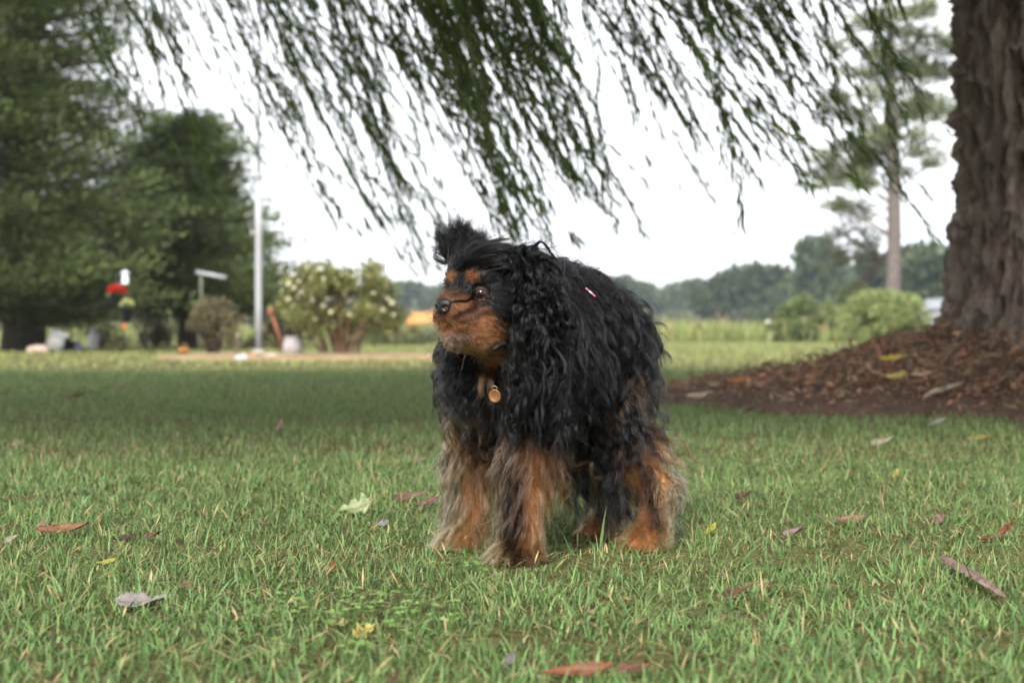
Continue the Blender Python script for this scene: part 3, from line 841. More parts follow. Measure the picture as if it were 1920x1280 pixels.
HL, HG = 'hazy rounded tree in the distant blue green tree line across the lawn', 'trees of the distant tree line'
R_ = np.random.default_rng(90)
for px in range(-120, 2040, 46):
    top = float(np.interp(px, [0, 430, 480, 560, 740, 800, 1180, 1240, 1300, 1370, 1420, 1470, 1520, 1600, 1700, 1800, 2300], [520, 520, 528, 530, 528, 524, 520, 536, 532, 528, 512, 520, 505, 500, 470, 470, 470]))
    far_tree(px + R_.uniform(-12, 12), top + R_.uniform(-5, 8), R_.uniform(205, 240), int(R_.integers(0, 4)), 'distant_tree', HL, HG, R_.uniform(.75, 1.05), R_.uniform(0, 6))
far_tree(1415, 500, 150, 1, 'distant_tree', 'broad flat topped tree standing out of the distant tree line midway between dog and pine', None, 1.15, 1)
far_tree(1345, 522, 150, 0, 'distant_tree', 'dark rounded tree just left of the broad flat topped far tree', None, 1.0, 2)
far_tree(1538, 446, 130, 2, 'distant_tree', 'tallest hazy tree of the far tree line, rising left of the leaning tree', None, .72, 2)
far_tree(1480, 522, 140, 3, 'distant_tree', 'low spreading far tree left of the tallest hazy tree', None, 1.0, 4)
far_tree(1715, 462, 105, 1, 'distant_tree', 'dark dense far tree just right of the pine trunk', None, 1.0, 3)
far_tree(1775, 470, 112, 0, 'distant_tree', 'dark dense far tree seen against the willow trunk', None, 1.0, 5)
far_tree(1660, 480, 118, 1, 'distant_tree', 'dark dense far tree directly behind the pine trunk', None, .9, 5)
far_tree(462, 522, 120, 0, 'distant_tree', 'blue green far tree between the lower cedar and the flagpole', None, 1.1, 1)
def woods():
    n = 30000
    x = rng.uniform(-120, 150, n); y = rng.uniform(242, 275, n); z = rng.random(n) ** .8 * 6.0 * (1 + .25 * fbm(np.stack([x * .08, x * 0, x * 0], -1), 3, 4))
    c = np.array([.058, .08, .03]) * rng.uniform(.6, 1.3, (n, 1)); s = rng.uniform(1.0, 2.2, n)
    mb = MB().scatter(CARD_V, CARD_F, np.stack([x, y, z], -1), frames(rand_dir(n), roll=rng.uniform(0, 6, n)), np.stack([s * .8, s, s], -1), c)
    x = rng.uniform(-110, 140, 9000); y = rng.uniform(190, 204, 9000); z = rng.random(9000) * 2.2; m = 9000; s = rng.uniform(.6, 1.3, m)
    mb.scatter(CARD_V, CARD_F, np.stack([x, y, z], -1), frames(rand_dir(m), roll=rng.uniform(0, 6, m)), np.stack([s * .7, s, s], -1), np.array([.075, .095, .035]) * rng.uniform(.6, 1.3, (m, 1)))
    o = mb.build('distant_woods', M['leaf']); tag(o, 'far wood closing the view behind the distant tree line', 'woods', kind='stuff')
woods()

# ---------------------------------------------------------------- the air
HAZE_D = .0006
def haze():
    m = bpy.data.materials.new('haze'); m.use_nodes = True; n, l = m.node_tree.nodes, m.node_tree.links; n.clear()
    o = n.new('ShaderNodeOutputMaterial'); v = n.new('ShaderNodeVolumePrincipled')
    v.inputs['Color'].default_value = (.74, .86, .98, 1); v.inputs['Density'].default_value = HAZE_D; v.inputs['Anisotropy'].default_value = .2
    l.new(v.outputs['Volume'], o.inputs['Volume'])
    b = MB().box((10, 140, 7.5), (420, 330, 17.4), None)
    tag(b.build('haze', m, smooth=False), kind='stuff')
haze()

# ---------------------------------------------------------------- flagpole and garden things
WHITE, GREYW, DARK = (.33, .34, .35), (.27, .28, .295), (.03, .032, .035)
def flagpole():
    b = G(485, 668); root = tag(empty('flagpole', b), 'slim white flagpole standing in the tan flower bed', 'flagpole')
    h = EYE + (HZ - 332) / FPX * b[1]
    MB().tube([[0, 0, -.1], [0, 0, .5], [0, 0, 1.2], [0, 0, h]], .034, 16, WHITE).build('lower_pole', M['paint'], root)
    MB().tube([[0, 0, h], [.01, 0, h + 1.5], [.02, 0, h + 3.6]], [.017, .015, .011], 10, GREYW).build('upper_pole', M['paint'], root)
    MB().lathe((0, 0, h - .02), [(.043, 0), (.048, .006), (.048, .035), (.020, .05), (.016, .06)], 16, GREYW).build('collar', M['paint'], root)
    c = MB(); z = EYE + (HZ - 437) / FPX * b[1]
    c.box((-.05, -.01, z), (.05, .02, .018), (.45, .42, .36)); c.tube([[-.065, -.02, z - .03], [-.067, -.026, z], [-.065, -.02, z + .03]], .007, 6, (.45, .42, .36))
    c.build('cleat', M['paint'], root)
    MB().lathe((0, 0, 0), [(.043, .07), (.06, .06), (.075, .0), (.075, -.05)], 16, (.4, .36, .32)).build('base_collar', M['stone'], root)
flagpole()

def flower_head(mb, c, r_, n, cols, seed):
    R = np.random.default_rng(seed); e = nrm(R.normal(size=(n, 3))); e[:, 2] = np.abs(e[:, 2]) * .9 - .15
    cols = np.asarray(cols, float)
    mb.scatter(LEAF_V, LEAF_F, np.asarray(c) + e * r_ * R.uniform(.55, 1, (n, 1)), frames(nrm(e + R.normal(0, .4, (n, 3))), roll=R.uniform(0, 6, n)), np.stack([np.full(n, r_ * .36), np.full(n, r_ * .42), np.full(n, r_ * .4)], -1), cols[R.integers(0, len(cols), n)] * R.uniform(.75, 1.2, (n, 1)))
def plant_pole():
    b = G(230, 661); Y = b[1]; root = tag(empty('plant_pole', b), 'thin black garden pole with hooks holding two hanging flower pots', 'plant pole')
    z = lambda py: EYE + (HZ - py) / FPX * Y
    X = lambda px: (px - 960) / FPX * Y - b[0]
    MB().tube([[0, 0, -.08], [0, 0, .4], [0, 0, z(505)]], .011, 8, DARK).build('pole', M['paint'], root)
    for px, py in ((225, 522), (243, 560)):
        t = np.linspace(0, 1, 9)[:, None]; x = X(px)
        p = np.array([0, 0, z(py) + .02]) * (1 - t) + np.array([x * 1.0, -.14, z(py)]) * t + np.array([0, 0, .05]) * np.sin(t * 3.14)
        MB().tube(p, .006, 6, DARK).build('hook', M['paint'], root)
    for px, top, mid, bot, cols, lab, cat_seed in ((225, 522, 553, 575, ((.62, .02, .015), (.50, .015, .012), (.70, .05, .03)), 'round mass of red flowers in a dark pot hanging on the plant pole', 5), (243, 560, 577, 604, ((.58, .60, .22), (.45, .52, .16), (.66, .64, .36)), 'pale yellow flowers in a dark pot hanging lowest on the plant pole', 6)):
        w = tag(empty('flower_pot', b + np.array([X(px), -.14, z(bot)])), lab, 'flower pot')
        hz = z(mid) - z(bot)
        MB().lathe((0, 0, 0), [(.001, 0), (.050, 0), (.068, hz), (.072, hz), (.072, hz + .012), (.060, hz + .012), (.058, hz - .01), (.001, hz - .01)], 14, (.035, .04, .045)).build('pot', M['plastic'], w)
        mb = MB(); flower_head(mb, (0, 0, hz + .035), .095 if cat_seed == 5 else .075, 150, cols, cat_seed); mb.build('flowers', M['petal'], w)
        lv = MB(); flower_head(lv, (0, 0, hz + .005), .085, 60, ((.06, .10, .03),), cat_seed + 9); lv.build('leaves', M['leaf'], w)
        s = MB()
        for a in (0, 2.1, 4.2): s.tube([[.068 * math.cos(a), .068 * math.sin(a), hz], [0, 0, z(top) - z(bot)]], .0025, 4, DARK)
        s.build('hanger', M['paint'], w)
    # bird feeder on top
    f = tag(empty('bird_feeder', b + np.array([X(236), -.03, z(532)])), 'small white bird feeder at the top of the plant pole', 'bird feeder')
    hh = z(508) - z(532)
    MB().lathe((0, 0, 0), [(.001, 0), (.05, 0), (.05, .008), (.034, .012), (.034, hh * .8), (.001, hh * .8)], 14, (.74, .76, .78)).build('seed_tube', M['plastic'], f)
    MB().lathe((0, 0, hh * .8), [(.055, -.004), (.055, .002), (.010, hh * .22), (.001, hh * .24)], 14, (.62, .66, .70)).build('lid', M['plastic'], f)
    # little orange ornament under the lower pot
    o = tag(empty('garden_ornament', b + np.array([X(239), -.14, z(620)])), 'small orange hanging ornament below the lower flower pot', 'ornament')
    MB().lathe((0, 0, 0), [(.001, 0), (.020, .018), (.026, .05), (.018, .085), (.004, .10)], 12, (.55, .17, .04)).build('body', M['plastic'], o)
    MB().tube([[0, 0, .095], [0, 0, z(603) - z(620)]], .003, 5, DARK).build('hanger', M['paint'], o)
plant_pole()

def post(name, px, py0, py1, r_, col, label, cat, Y=None, mat='wood', cross=None, lean=0.0):
    b = G(px, py0) if Y is None else np.array([(px - 960) / FPX * Y, Y, 0.])
    root = tag(empty(name, b), label, cat); h = EYE + (HZ - py1) / FPX * b[1]
    MB().tube([[0, 0, -.1], [lean * .5, 0, h * .5], [lean, 0, h]], r_, 10, col).build('shaft', M[mat], root)
    MB().lathe((lean, 0, h), [(r_ * 1.08, -.02), (r_ * 1.1, .0), (r_ * .6, .015), (.001, .018)], 10, np.array(col) * .85).build('cap', M[mat], root)
    if cross:
        (xa, ya), (xb, yb) = [(((px_ - 960) / FPX * b[1] - b[0]), EYE + (HZ - py_) / FPX * b[1]) for px_, py_ in cross]
        mb = MB(); mb.tube([[xa, 0, ya], [(xa + xb) / 2, 0, (ya + yb) / 2], [xb, 0, yb]], .026, 10, WHITE); mb.build('crossbar', M['paint'], root)
    return root
post('wooden_post', 272, 650, 456, .028, (.22, .20, .17), 'tall thin grey wooden post behind the faded shrub', 'post', Y=21.5)
post('clothes_post', 377, 655, 515, .020, (.12, .13, .10), 'clothes line post with a white crossbar above the small round shrub', 'clothes post', cross=((368, 510), (424, 521)), Y=20)
post('wooden_stake', 443, 669, 628, .028, (.40, .34, .25), 'short pale wooden stake between the round shrub and the flagpole', 'stake')
post('marker_post', 1440, 641, 602, .045, (.66, .66, .64), 'short white marker post in the tall grass left of the olive shrub', 'post', Y=34, mat='paint')

def tilted(name, px, py, label, cat): return tag(empty(name, G(px, py)), label, cat)
def rot_xyz(x, y, z):
    return np.array(Matrix.Rotation(z, 3, 'Z') @ Matrix.Rotation(y, 3, 'Y') @ Matrix.Rotation(x, 3, 'X'))
def basket():
    root = tilted('laundry_basket', 100, 659, 'white slatted plastic basket tipped over on the lawn by the tallest cedar', 'basket')
    R = rot_xyz(.2, .38, .3); c = np.array([0, 0, .035])
    MB().lathe(c, [(.001, 0), (.072, 0), (.076, .008), (.074, .012), (.001, .012)], 20, (.8, .8, .8), R).build('bottom', M['plastic'], root)
    MB().lathe(c, [(.104, .20), (.112, .20), (.112, .216), (.104, .216), (.104, .20)], 20, (.8, .8, .8), R).build('rim', M['plastic'], root)
    sl = MB().box((0, 0, 0), (.020, .004, .20), (.8, .8, .8)).mesh('slat', False); sl.materials.append(M['plastic'])
    for k in range(18):
        a = k / 18 * 2 * math.pi; m = np.array([math.cos(a) * .089, math.sin(a) * .089, .104])
        o = link('slat', sl, None, root, R @ m + c)
        o.rotation_euler = (Matrix(R.tolist()) @ Matrix.Rotation(a + math.pi / 2, 3, 'Z') @ Matrix.Rotation(-.16, 3, 'X')).to_euler()
basket()
def jug():
    root = tilted('plastic_jug', 175, 654, 'upright white plastic jug on the grass under the cedars', 'jug')
    MB().lathe((0, 0, 0), [(.001, 0), (.062, 0), (.068, .01), (.068, .17), (.055, .22), (.028, .255), (.024, .27)], 18, (.82, .80, .85)).build('body', M['plastic'], root)
    MB().lathe((0, 0, .268), [(.027, 0), (.027, .028), (.022, .032), (.001, .032)], 14, (.62, .60, .68)).build('cap', M['plastic'], root)
    t = np.linspace(0, math.pi, 9); MB().tube(np.stack([.055 + .03 * np.sin(t), 0 * t, .12 + .09 * (t / math.pi)], -1), .009, 7, (.82, .80, .85)).build('handle', M['plastic'], root)
jug()
def lump(name, px, py, size, col, label, cat, mat, seed, sq=.6, part='surface'):
    R = np.random.default_rng(seed); g = 16
    th, ph = np.meshgrid(np.linspace(0.001, math.pi - .001, g), np.linspace(0, 2 * np.pi, 2 * g, endpoint=False), indexing='ij')
    d = np.stack([np.sin(th) * np.cos(ph), np.sin(th) * np.sin(ph), np.cos(th)], -1)
    r_ = 1 + .30 * fbm(d.reshape(-1, 3) * 2.3, 3, seed).reshape(th.shape)
    v = d * r_[..., None] * np.array(size); v[..., 2] = np.maximum(v[..., 2], -.25 * size[2]) + .2 * size[2]
    m = 2 * g; i = np.arange(g - 1)[:, None] * m; j = np.arange(m)[None]; j2 = (j + 1) % m
    q = np.stack([i + j, i + m + j, i + m + j2, i + j2], -1).reshape(-1, 4)
    o = link(name, mesh_np(name, v.reshape(-1, 3), q, np.tile(np.array(col, float), (th.size, 1))), M[mat], None, G(px, py))
    return tag(o, label, cat)
lump('crumpled_cloth', 72, 660, (.13, .09, .07), (.50, .36, .30), 'crumpled pale peach cloth beside the tipped white basket', 'cloth', 'cloth', 3)
lump('dark_bag', 126, 656, (.11, .09, .13), (.03, .03, .035), 'small black bag right of the tipped white basket', 'bag', 'cloth', 4)
lump('blue_bag', 145, 656, (.065, .06, .085), (.34, .37, .52), 'small pale blue bag leaning on the black bag', 'bag', 'plastic', 5)
lump('white_stone', 452, 675, (.060, .05, .045), (.42, .40, .38), 'rounded white stone at the front of the bed left of the flagpole', 'stone', 'stone', 6)
lump('rusty_stone', 473, 674, (.06, .05, .045), (.36, .19, .10), 'small rusty brown stone between the white stone and flagpole', 'stone', 'stone', 7)
lump('flat_stone', 508, 674, (.11, .07, .045), (.42, .34, .29), 'flat pale stone in the bed just right of the flagpole', 'stone', 'stone', 8)
lump('flat_stone', 425, 672, (.05, .05, .035), (.28, .17, .11), 'small brown stone in the bed under the round shrub', 'stone', 'stone', 9)
def clay_pot():
    root = tilted('clay_pot', 344, 671, 'small orange clay pot at the left end of the flower bed', 'flower pot')
    MB().lathe((0, 0, 0), [(.001, 0), (.03, 0), (.045, .07), (.05, .07), (.05, .09), (.042, .09), (.038, .075), (.001, .075)], 14, (.48, .22, .07)).build('pot', M['stone'], root)
    mb = MB(); flower_head(mb, (0, 0, .10), .04, 40, ((.55, .33, .08), (.12, .14, .04)), 12); mb.build('flowers', M['petal'], root)
clay_pot()
def garden_pot():
    root = tilted('garden_pot', 548, 672, 'pale patterned garden pot at the foot of the rose bush', 'garden pot')
    MB().lathe((0, 0, 0), [(.001, 0), (.06, 0), (.075, .02), (.088, .10), (.075, .165), (.066, .18), (.078, .195), (.078, .205), (.062, .205), (.06, .17), (.001, .17)], 20, (.33, .31, .31)).build('pot', M['stone'], root)
    MB().lathe((0, 0, .085), [(.0895, -.012), (.0915, 0), (.0905, .012)], 20, (.30, .24, .22)).build('band', M['stone'], root)
garden_pot()
def handle():
    b = G(537, 668); Y = b[1]; root = tag(empty('garden_hoe', b), 'rusty orange garden hoe leaning between the flagpole and rose bush', 'garden tool')
    top = P(505, 578, Y) - b
    MB().tube([[0, 0, .02], list(top * .5), list(top * .85)], .017, 8, (.22, .09, .05)).build('shaft', M['wood'], root)
    MB().tube([list(top * .85), list(top)], .026, 8, (.30, .085, .04)).build('grip', M['plastic'], root)
    MB().box((.02, -.03, .02), (.10, .07, .012), (.25, .12, .06), rot_xyz(.5, .2, 0)).build('blade', M['paint'], root)
handle()

def shed(name, px0, px1, py0, pyw, pyr, Y, wall, roof, label, cat, door=(.2, .1, .05)):
    x0, x1 = [(p - 960) / FPX * Y for p in (px0, px1)]
    z = lambda py: EYE + (HZ - py) / FPX * Y
    w = x1 - x0; d = w * .8; hw, hr = z(pyw), z(pyr)
    root = tag(empty(name, ((x0 + x1) / 2, Y + d / 2, 0)), label, cat)
    mb = MB(); n = 9
    MB().box((0, 0, hw / 2), (w, d, hw), np.array(wall) * .8).build('wall', M['wood'], root, smooth=False)
    pl = MB().box((0, 0, 0), (w / n * .94, .02, hw), wall).mesh('plank', False); pl.materials.append(M['wood'])
    for k in range(n): link('plank', pl, None, root, (-w / 2 + (k + .5) * w / n, -d / 2 - .011, hw / 2))
    o = .10 * w
    v = np.array([[-w / 2 - o, -d / 2 - o, hw - .02], [w / 2 + o, -d / 2 - o, hw - .02 + (hr - hw) * .15], [w / 2 + o * .4, 0, hr + (hr - hw) * .15], [-w / 2 + o, 0, hr], [w / 2 + o, d / 2 + o, hw], [-w / 2 - o, d / 2 + o, hw]])
    v = np.vstack([v, v + np.array([0, 0, .05])])
    f4 = np.array([[6, 7, 8, 9], [9, 8, 10, 11], [3, 2, 1, 0], [5, 4, 2, 3], [0, 1, 7, 6], [1, 2, 8, 7], [2, 4, 10, 8], [4, 5, 11, 10], [5, 3, 9, 11], [3, 0, 6, 9]])
    MB().add(v, f4, roof).build('roof', M['wood'], root, smooth=False)
    MB().box((w * .12, -d / 2 - .03, hw * .42), (w * .22, .03, hw * .8), door).build('door', M['wood'], root, smooth=False)
    return root
shed('garden_shed', 765, 822, 627, 607, 588, 70., (.42, .14, .045), (.50, .22, .07), 'small orange wooden shed with lighter roof seen left of the dog', 'shed', (.34, .12, .05))
shed('white_house', 1735, 1790, 624, 580, 562, 88., (.24, .25, .26), (.22, .23, .25), 'small pale house with grey roof behind the bright shrub by the willow trunk', 'house', (.3, .3, .32))

# ---------------------------------------------------------------- single fallen leaves on the grass
def leaf_mesh(name, L, W, curl, fold, col, seed, lobes=0, twist=0.0):
    """A leaf blade with thickness, along +X from its stalk, folded on the midrib and curled; lobes > 0 gives a maple-like edge."""
    r = np.random.default_rng(seed); nu, nv = 25, 9
    u = np.linspace(0, 1, nu); wv = np.linspace(-1, 1, nv)
    prof = np.sin(np.pi * u ** .8) ** .8
    if lobes: prof = prof * (1 + .42 * np.sin(u * math.pi * 2 * lobes + .5)) * .95
    prof = np.maximum(prof, .04) * (1 + r.normal(0, .10, nu)) * (1 - .35 * (r.random(nu) < .12))
    U, V = np.meshgrid(u, wv, indexing='ij')
    y = V * prof[:, None] * W / 2; x = (U - .5) * L
    z = np.abs(V) ** 1.2 * prof[:, None] * W / 2 * fold + curl * L * ((U - .5) ** 2 * 1.6) + twist * y * (U - .4) * 6
    z = z + .16 * W * fbm(np.stack([U * 4, V * 2, U * 0 + seed], -1).reshape(-1, 3), 3, seed).reshape(U.shape)
    p = np.stack([x, y, z], -1).reshape(-1, 3)
    th = .0004
    v = np.vstack([p, p + np.array([0, 0, th])]); n = len(p)
    i = np.arange(nu - 1)[:, None] * nv + np.arange(nv - 1)[None]
    q = np.stack([i, i + nv, i + nv + 1, i + 1], -1).reshape(-1, 4)
    rim = np.concatenate([np.arange(nv), np.arange(1, nu) * nv + nv - 1, (nu - 1) * nv + np.arange(nv - 2, -1, -1), np.arange(nu - 2, 0, -1) * nv])
    r2 = np.roll(rim, -1)
    rq = np.stack([rim, rim + n, r2 + n, r2], -1)
    c = np.array(col) * (1 + .45 * fbm(np.stack([U * 7, V * 3, U * 0 + seed], -1).reshape(-1, 3), 3, seed + 3))[:, None]
    c[np.abs(V).ravel() < .05] *= .75
    return mesh_np(name, v, [q[:, ::-1], q + n, rq], np.vstack([c, c]).clip(.01, .9))

BROWN, RUST, GREY, PINK, YEL, PALE, DKB = (.19, .10, .065), (.36, .105, .03), (.40, .35, .33), (.36, .23, .20), (.60, .50, .12), (.46, .52, .27), (.085, .042, .03)
# column, row, length in photo pixels, width ratio, heading (deg), tilt, curl, fold, colour, lobes, label
FALLEN = [
    (118, 976, 112, .30, 4, .10, .35, .5, (.30, .13, .06), 0, 'long curled red brown leaf low at the left edge of the grass'),
    (78, 970, 34, .5, 70, .5, .4, .6, (.46, .33, .28), 0, 'pale pink curled leaf touching the long red brown leaf'),
    (268, 1100, 118, .42, 8, .05, .25, .35, GREY, 0, 'large pale grey dead leaf half sunk in the near grass'),
    (624, 1040, 26, .75, 80, .9, .2, .3, RUST, 0, 'small bright orange leaf standing upright in the grass'),
    (670, 936, 74, .62, -8, .25, .3, .35, PALE, 3, 'pale green lobed leaf lying left of the dog'),
    (772, 918, 84, .24, 14, .2, .5, .7, (.25, .13, .10), 0, 'narrow brown curled leaf just left of the dog front paw'),
    (806, 928, 56, .42, -12, .3, .3, .5, (.23, .115, .095), 0, 'dark reddish leaf touching the dog front leg feathering'),
    (718, 962, 26, .7, 0, .3, .3, .3, (.42, .38, .42), 0, 'small lilac grey leaf scrap below the pale green lobed leaf'),
    (683, 1155, 56, .62, 20, .35, .4, .4, YEL, 3, 'crumpled bright yellow leaf on the clover patch'),
    (640, 1140, 50, .35, -5, .2, .4, .4, (.55, .48, .14), 2, 'flat dull yellow leaf beside the crumpled bright yellow leaf'),
    (523, 802, 46, .40, 75, 1.1, .2, .5, (.45, .29, .22), 0, 'pinkish tan leaf standing up alone in the mid lawn'),
    (1493, 980, 54, .40, -28, .45, .5, .5, (.40, .26, .25), 0, 'mauve pink leaf with curled tip right of the dog'),
    (1884, 982, 60, .30, 55, .7, .3, .5, (.24, .065, .025), 0, 'dark red leaf standing near the right edge'),
    (1860, 988, 54, .30, 10, .2, .3, .5, (.20, .075, .035), 0, 'flat rusty leaf lying against the dark red leaf'),
    (1397, 916, 36, .6, 5, .5, .4, .5, DKB, 0, 'small dark brown leaf right of the dog hind leg'),
    (1595, 955, 66, .32, -5, .15, .3, .4, (.34, .18, .12), 0, 'flat pinkish brown leaf in the grass below the mound'),
    (1762, 956, 30, .75, 60, .6, .2, .4, (.34, .18, .15), 0, 'rounded pink brown leaf in the grass right of the flat pinkish brown leaf'),
    (1656, 820, 54, .36, 12, .3, .35, .5, (.62, .54, .42), 0, 'cream white leaf on the grass in front of the mound'),
    (1757, 786, 44, .36, 14, .35, .3, .4, (.50, .46, .44), 0, 'silver grey leaf on the dark soil edge of the mound'),
    (1681, 876, 24, .55, 80, .9, .2, .4, (.58, .45, .08), 0, 'small yellow leaf standing in the grass below the mound'),
    (1842, 812, 60, .26, -14, .2, .3, .4, (.40, .33, .07), 0, 'long yellow leaf by the soil edge at the right'),
    (1334, 975, 34, .55, 50, .6, .3, .4, (.50, .52, .06), 0, 'yellow green leaf just right of the dog hind paw'),
    (1085, 1228, 150, .22, 2, .1, .25, .6, (.30, .105, .045), 0, 'long rusty brown leaf at the bottom of the lawn below the dog'),
    (1190, 1218, 80, .24, -4, .12, .3, .5, (.22, .09, .05), 0, 'dark brown leaf overlapping the long rusty bottom leaf'),
    (737, 1250, 70, .26, 62, .7, .3, .5, (.16, .075, .05), 0, 'dark brown leaf standing at the bottom edge below the clover'),
    (958, 1208, 44, .6, 70, .6, .3, .4, (.30, .25, .27), 0, 'grey purple leaf standing above the long rusty bottom leaf'),
    (1385, 1086, 98, .16, 28, .25, .4, .7, (.20, .085, .055), 0, 'thin dark red rolled leaf right of the dog in near grass'),
    (1438, 1072, 30, .5, -40, .4, .3, .5, (.32, .17, .13), 0, 'small pinkish leaf at the end of the thin rolled leaf'),
    (236, 990, 56, .35, -10, .2, .3, .5, DKB, 0, 'dark brown leaf between the two groups of brown leaves at left'),
    (288, 984, 44, .40, 6, .3, .3, .5, (.18, .085, .065), 0, 'dull maroon leaf right of the dark brown leaf at left'),
    (352, 1072, 30, .6, 20, .4, .3, .5, (.27, .13, .08), 0, 'small brown curled leaf above the large pale grey leaf'),
    (200, 1030, 46, .25, -6, .2, .3, .4, (.52, .50, .07), 0, 'narrow yellow green leaf above left of the large pale grey leaf'),
    (340, 812, 52, .22, 3, .15, .3, .5, (.30, .20, .10), 0, 'tan flat leaf in the mid lawn at left'),
    (145, 738, 40, .4, 10, .3, .3, .5, (.15, .085, .05), 0, 'brown leaf far back on the shaded lawn at left'),
    (226, 716, 18, .6, 20, .5, .3, .5, (.50, .46, .42), 0, 'tiny whitish leaf farthest back on the shaded lawn at left'),
    (410, 702, 26, .5, 20, .5, .3, .5, (.48, .36, .08), 0, 'tiny yellow leaf farthest back on the shaded lawn'),
    (785, 853, 34, .4, 10, .3, .3, .5, (.33, .20, .17), 0, 'small pink brown leaf left of the dog chest'),
    (30, 822, 24, .6, 30, .5, .3, .4, (.45, .33, .24), 0, 'small tan leaf in the mid lawn at the left edge'),
    (20, 990, 34, .4, 35, .4, .3, .5, (.55, .48, .36), 0, 'small cream leaf at the left edge beside the long red brown leaf'),
    (1545, 868, 50, .12, 65, .9, .2, .5, (.42, .32, .10), 0, 'thin straw coloured leaf standing in the grass below the mound'),
    (1110, 1120, 30, .5, 15, .3, .3, .5, (.34, .19, .15), 0, 'small pink brown leaf in the grass below the dog hind paws'),
]
for k, (px, py, Lp, wr, hd_, tilt, curl, fold, col, lobes, lab) in enumerate(FALLEN):
    g = G(px, py, .022); L = Lp / FPX * g[1] * .9; col = np.array(col) * .5
    me = leaf_mesh('fallen_leaf', L, L * wr, curl, fold, col, 400 + k, lobes, .25 * math.sin(k * 2.1))
    o = link('fallen_leaf', me, M['dead_leaf'], None, (g[0], g[1], .006 + .5 * L * math.sin(tilt) * .45))
    a = math.radians(hd_)
    o.rotation_euler = (.55 + .2 * math.sin(k * 1.7), -tilt if abs(hd_) < 50 else -a * .8, (a if abs(hd_) < 50 else .3 * math.sin(k)))
    tag(o, lab, 'leaf', 'fallen leaves on the lawn')

def bark_piece():
    a, b = G(1762, 1046, .015), G(1885, 1112, .015); L = np.linalg.norm(b - a)
    o = link('bark_strip', leaf_mesh('bark_strip', L, .017, -.05, -.55, (.20, .135, .115), 777), M['wood'], None, ((a[0] + b[0]) / 2, (a[1] + b[1]) / 2, .020))
    o.rotation_euler = (.15, .03, math.atan2(b[1] - a[1], b[0] - a[0])); tag(o, 'curled mauve brown strip of bark lying in the grass at lower right', 'bark')
    p = np.array([P(1735, 775, 5.15), P(1765, 762, 5.25), P(1810, 748, 5.35)]); p[:, 2] = mound_h(p[:, 0], p[:, 1])[0] + .04
    o = MB().tube(np.array([p[0], (p[0] + p[1]) / 2 + (0, 0, .006), p[1], (p[1] + p[2]) / 2, p[2]]), [.003, .008, .009, .007, .003], 8, (.33, .29, .20)).build('stick', M['wood'])
    tag(o, 'short pale stick lying on the front of the mulch mound', 'stick')
bark_piece()
# grey twig-like pale leaves on the mound
for k, (px, py, Y, L, col, lab) in enumerate([(1675, 665, 5.7, .10, (.58, .42, .06), 'long yellow leaf on the mound just below the trunk'), (1680, 704, 5.4, .09, (.46, .36, .10), 'dull yellow leaf half way down the mound'), (1385, 720, 5.75, .08, (.42, .16, .06), 'orange brown leaf on the thin left end of the mound'), (1730, 712, 5.4, .08, (.36, .26, .16), 'tan leaf lying on the middle of the mound'), (1338, 724, 5.8, .035, (.55, .50, .48), 'tiny whitish leaf at the far left end of the mound'), (1310, 760, 5.35, .08, (.40, .29, .22), 'pale brown leaf on the soil at the left end of the mound')]):
    q = P(px, py, Y); q[2] = mound_h(q[:1], q[1:2])[0][0] + .055
    o = link('fallen_leaf', leaf_mesh('fallen_leaf', L, L * .3, .3, .5, col, 500 + k), M['dead_leaf'], None, q)
    o.rotation_euler = (.7, -.15, .4 * math.sin(k * 2)); tag(o, lab, 'leaf', 'fallen leaves on the mound')

# ---------------------------------------------------------------- the dog
Z3 = np.array([0, 0, 1.0])
FB = nrm(np.array([-.66, -.75, 0])); SB = np.array([-FB[1], FB[0], 0]) * -1
SB = np.cross(Z3, FB)                                  # the dog's own left, towards the camera and right
FH = nrm(np.array([-.68, -.72, -.10])); SH = nrm(np.cross(Z3, FH)); UH = np.cross(FH, SH)
SC = np.array([.016, 2.03, .251])                      # between the shoulders
HC = np.array([.100, 2.165, .247])                      # hips
HEAD = np.array([-.022, 1.925, .326])
DOG = np.array([.07, 2.04, 0.0])
def hd(a, b, c): return HEAD + FH * a + SH * b + UH * c

def e_ell(c, axes, r): return ('ell', np.array(c, float), np.array(axes, float), np.array(r, float))
def e_cap(p, q, r0, r1): return ('cap', np.array(p, float), np.array(q, float), r0, r1)
BODY_AX, HEAD_AX, WORLD_AX = np.stack([FB, SB, Z3]), np.stack([FH, SH, UH]), np.eye(3)
FL, FR = np.array([.013, 1.915, 0]), np.array([-.056, 2.04, 0])
HL, HR = np.array([.174, 2.025, 0]), np.array([.126, 2.15, 0])

PR = []                                                # (primitive, blend radius, region)
def pr(p, k=.02, reg='body'): PR.append((p, k, reg))
pr(e_ell(SC, BODY_AX, (.082, .078, .098)), .03)
pr(e_cap(SC + (0, 0, -.01), HC, .080, .070), .03)
pr(e_cap(SC + (0, 0, .055), HC + (0, 0, .035), .055, .052), .03)
pr(e_ell(HC, BODY_AX, (.056, .062, .078)), .03)
pr(e_ell((SC + HC) / 2 + (0, 0, .030), BODY_AX, (.09, .066, .07)), .03)
pr(e_cap(SC + FB * .02 + (0, 0, .04), HEAD - FH * .03 + (0, 0, -.015), .062, .05), .03)
pr(e_ell(SC + FB * .05 + (0, 0, -.02), BODY_AX, (.05, .06, .075)), .03)
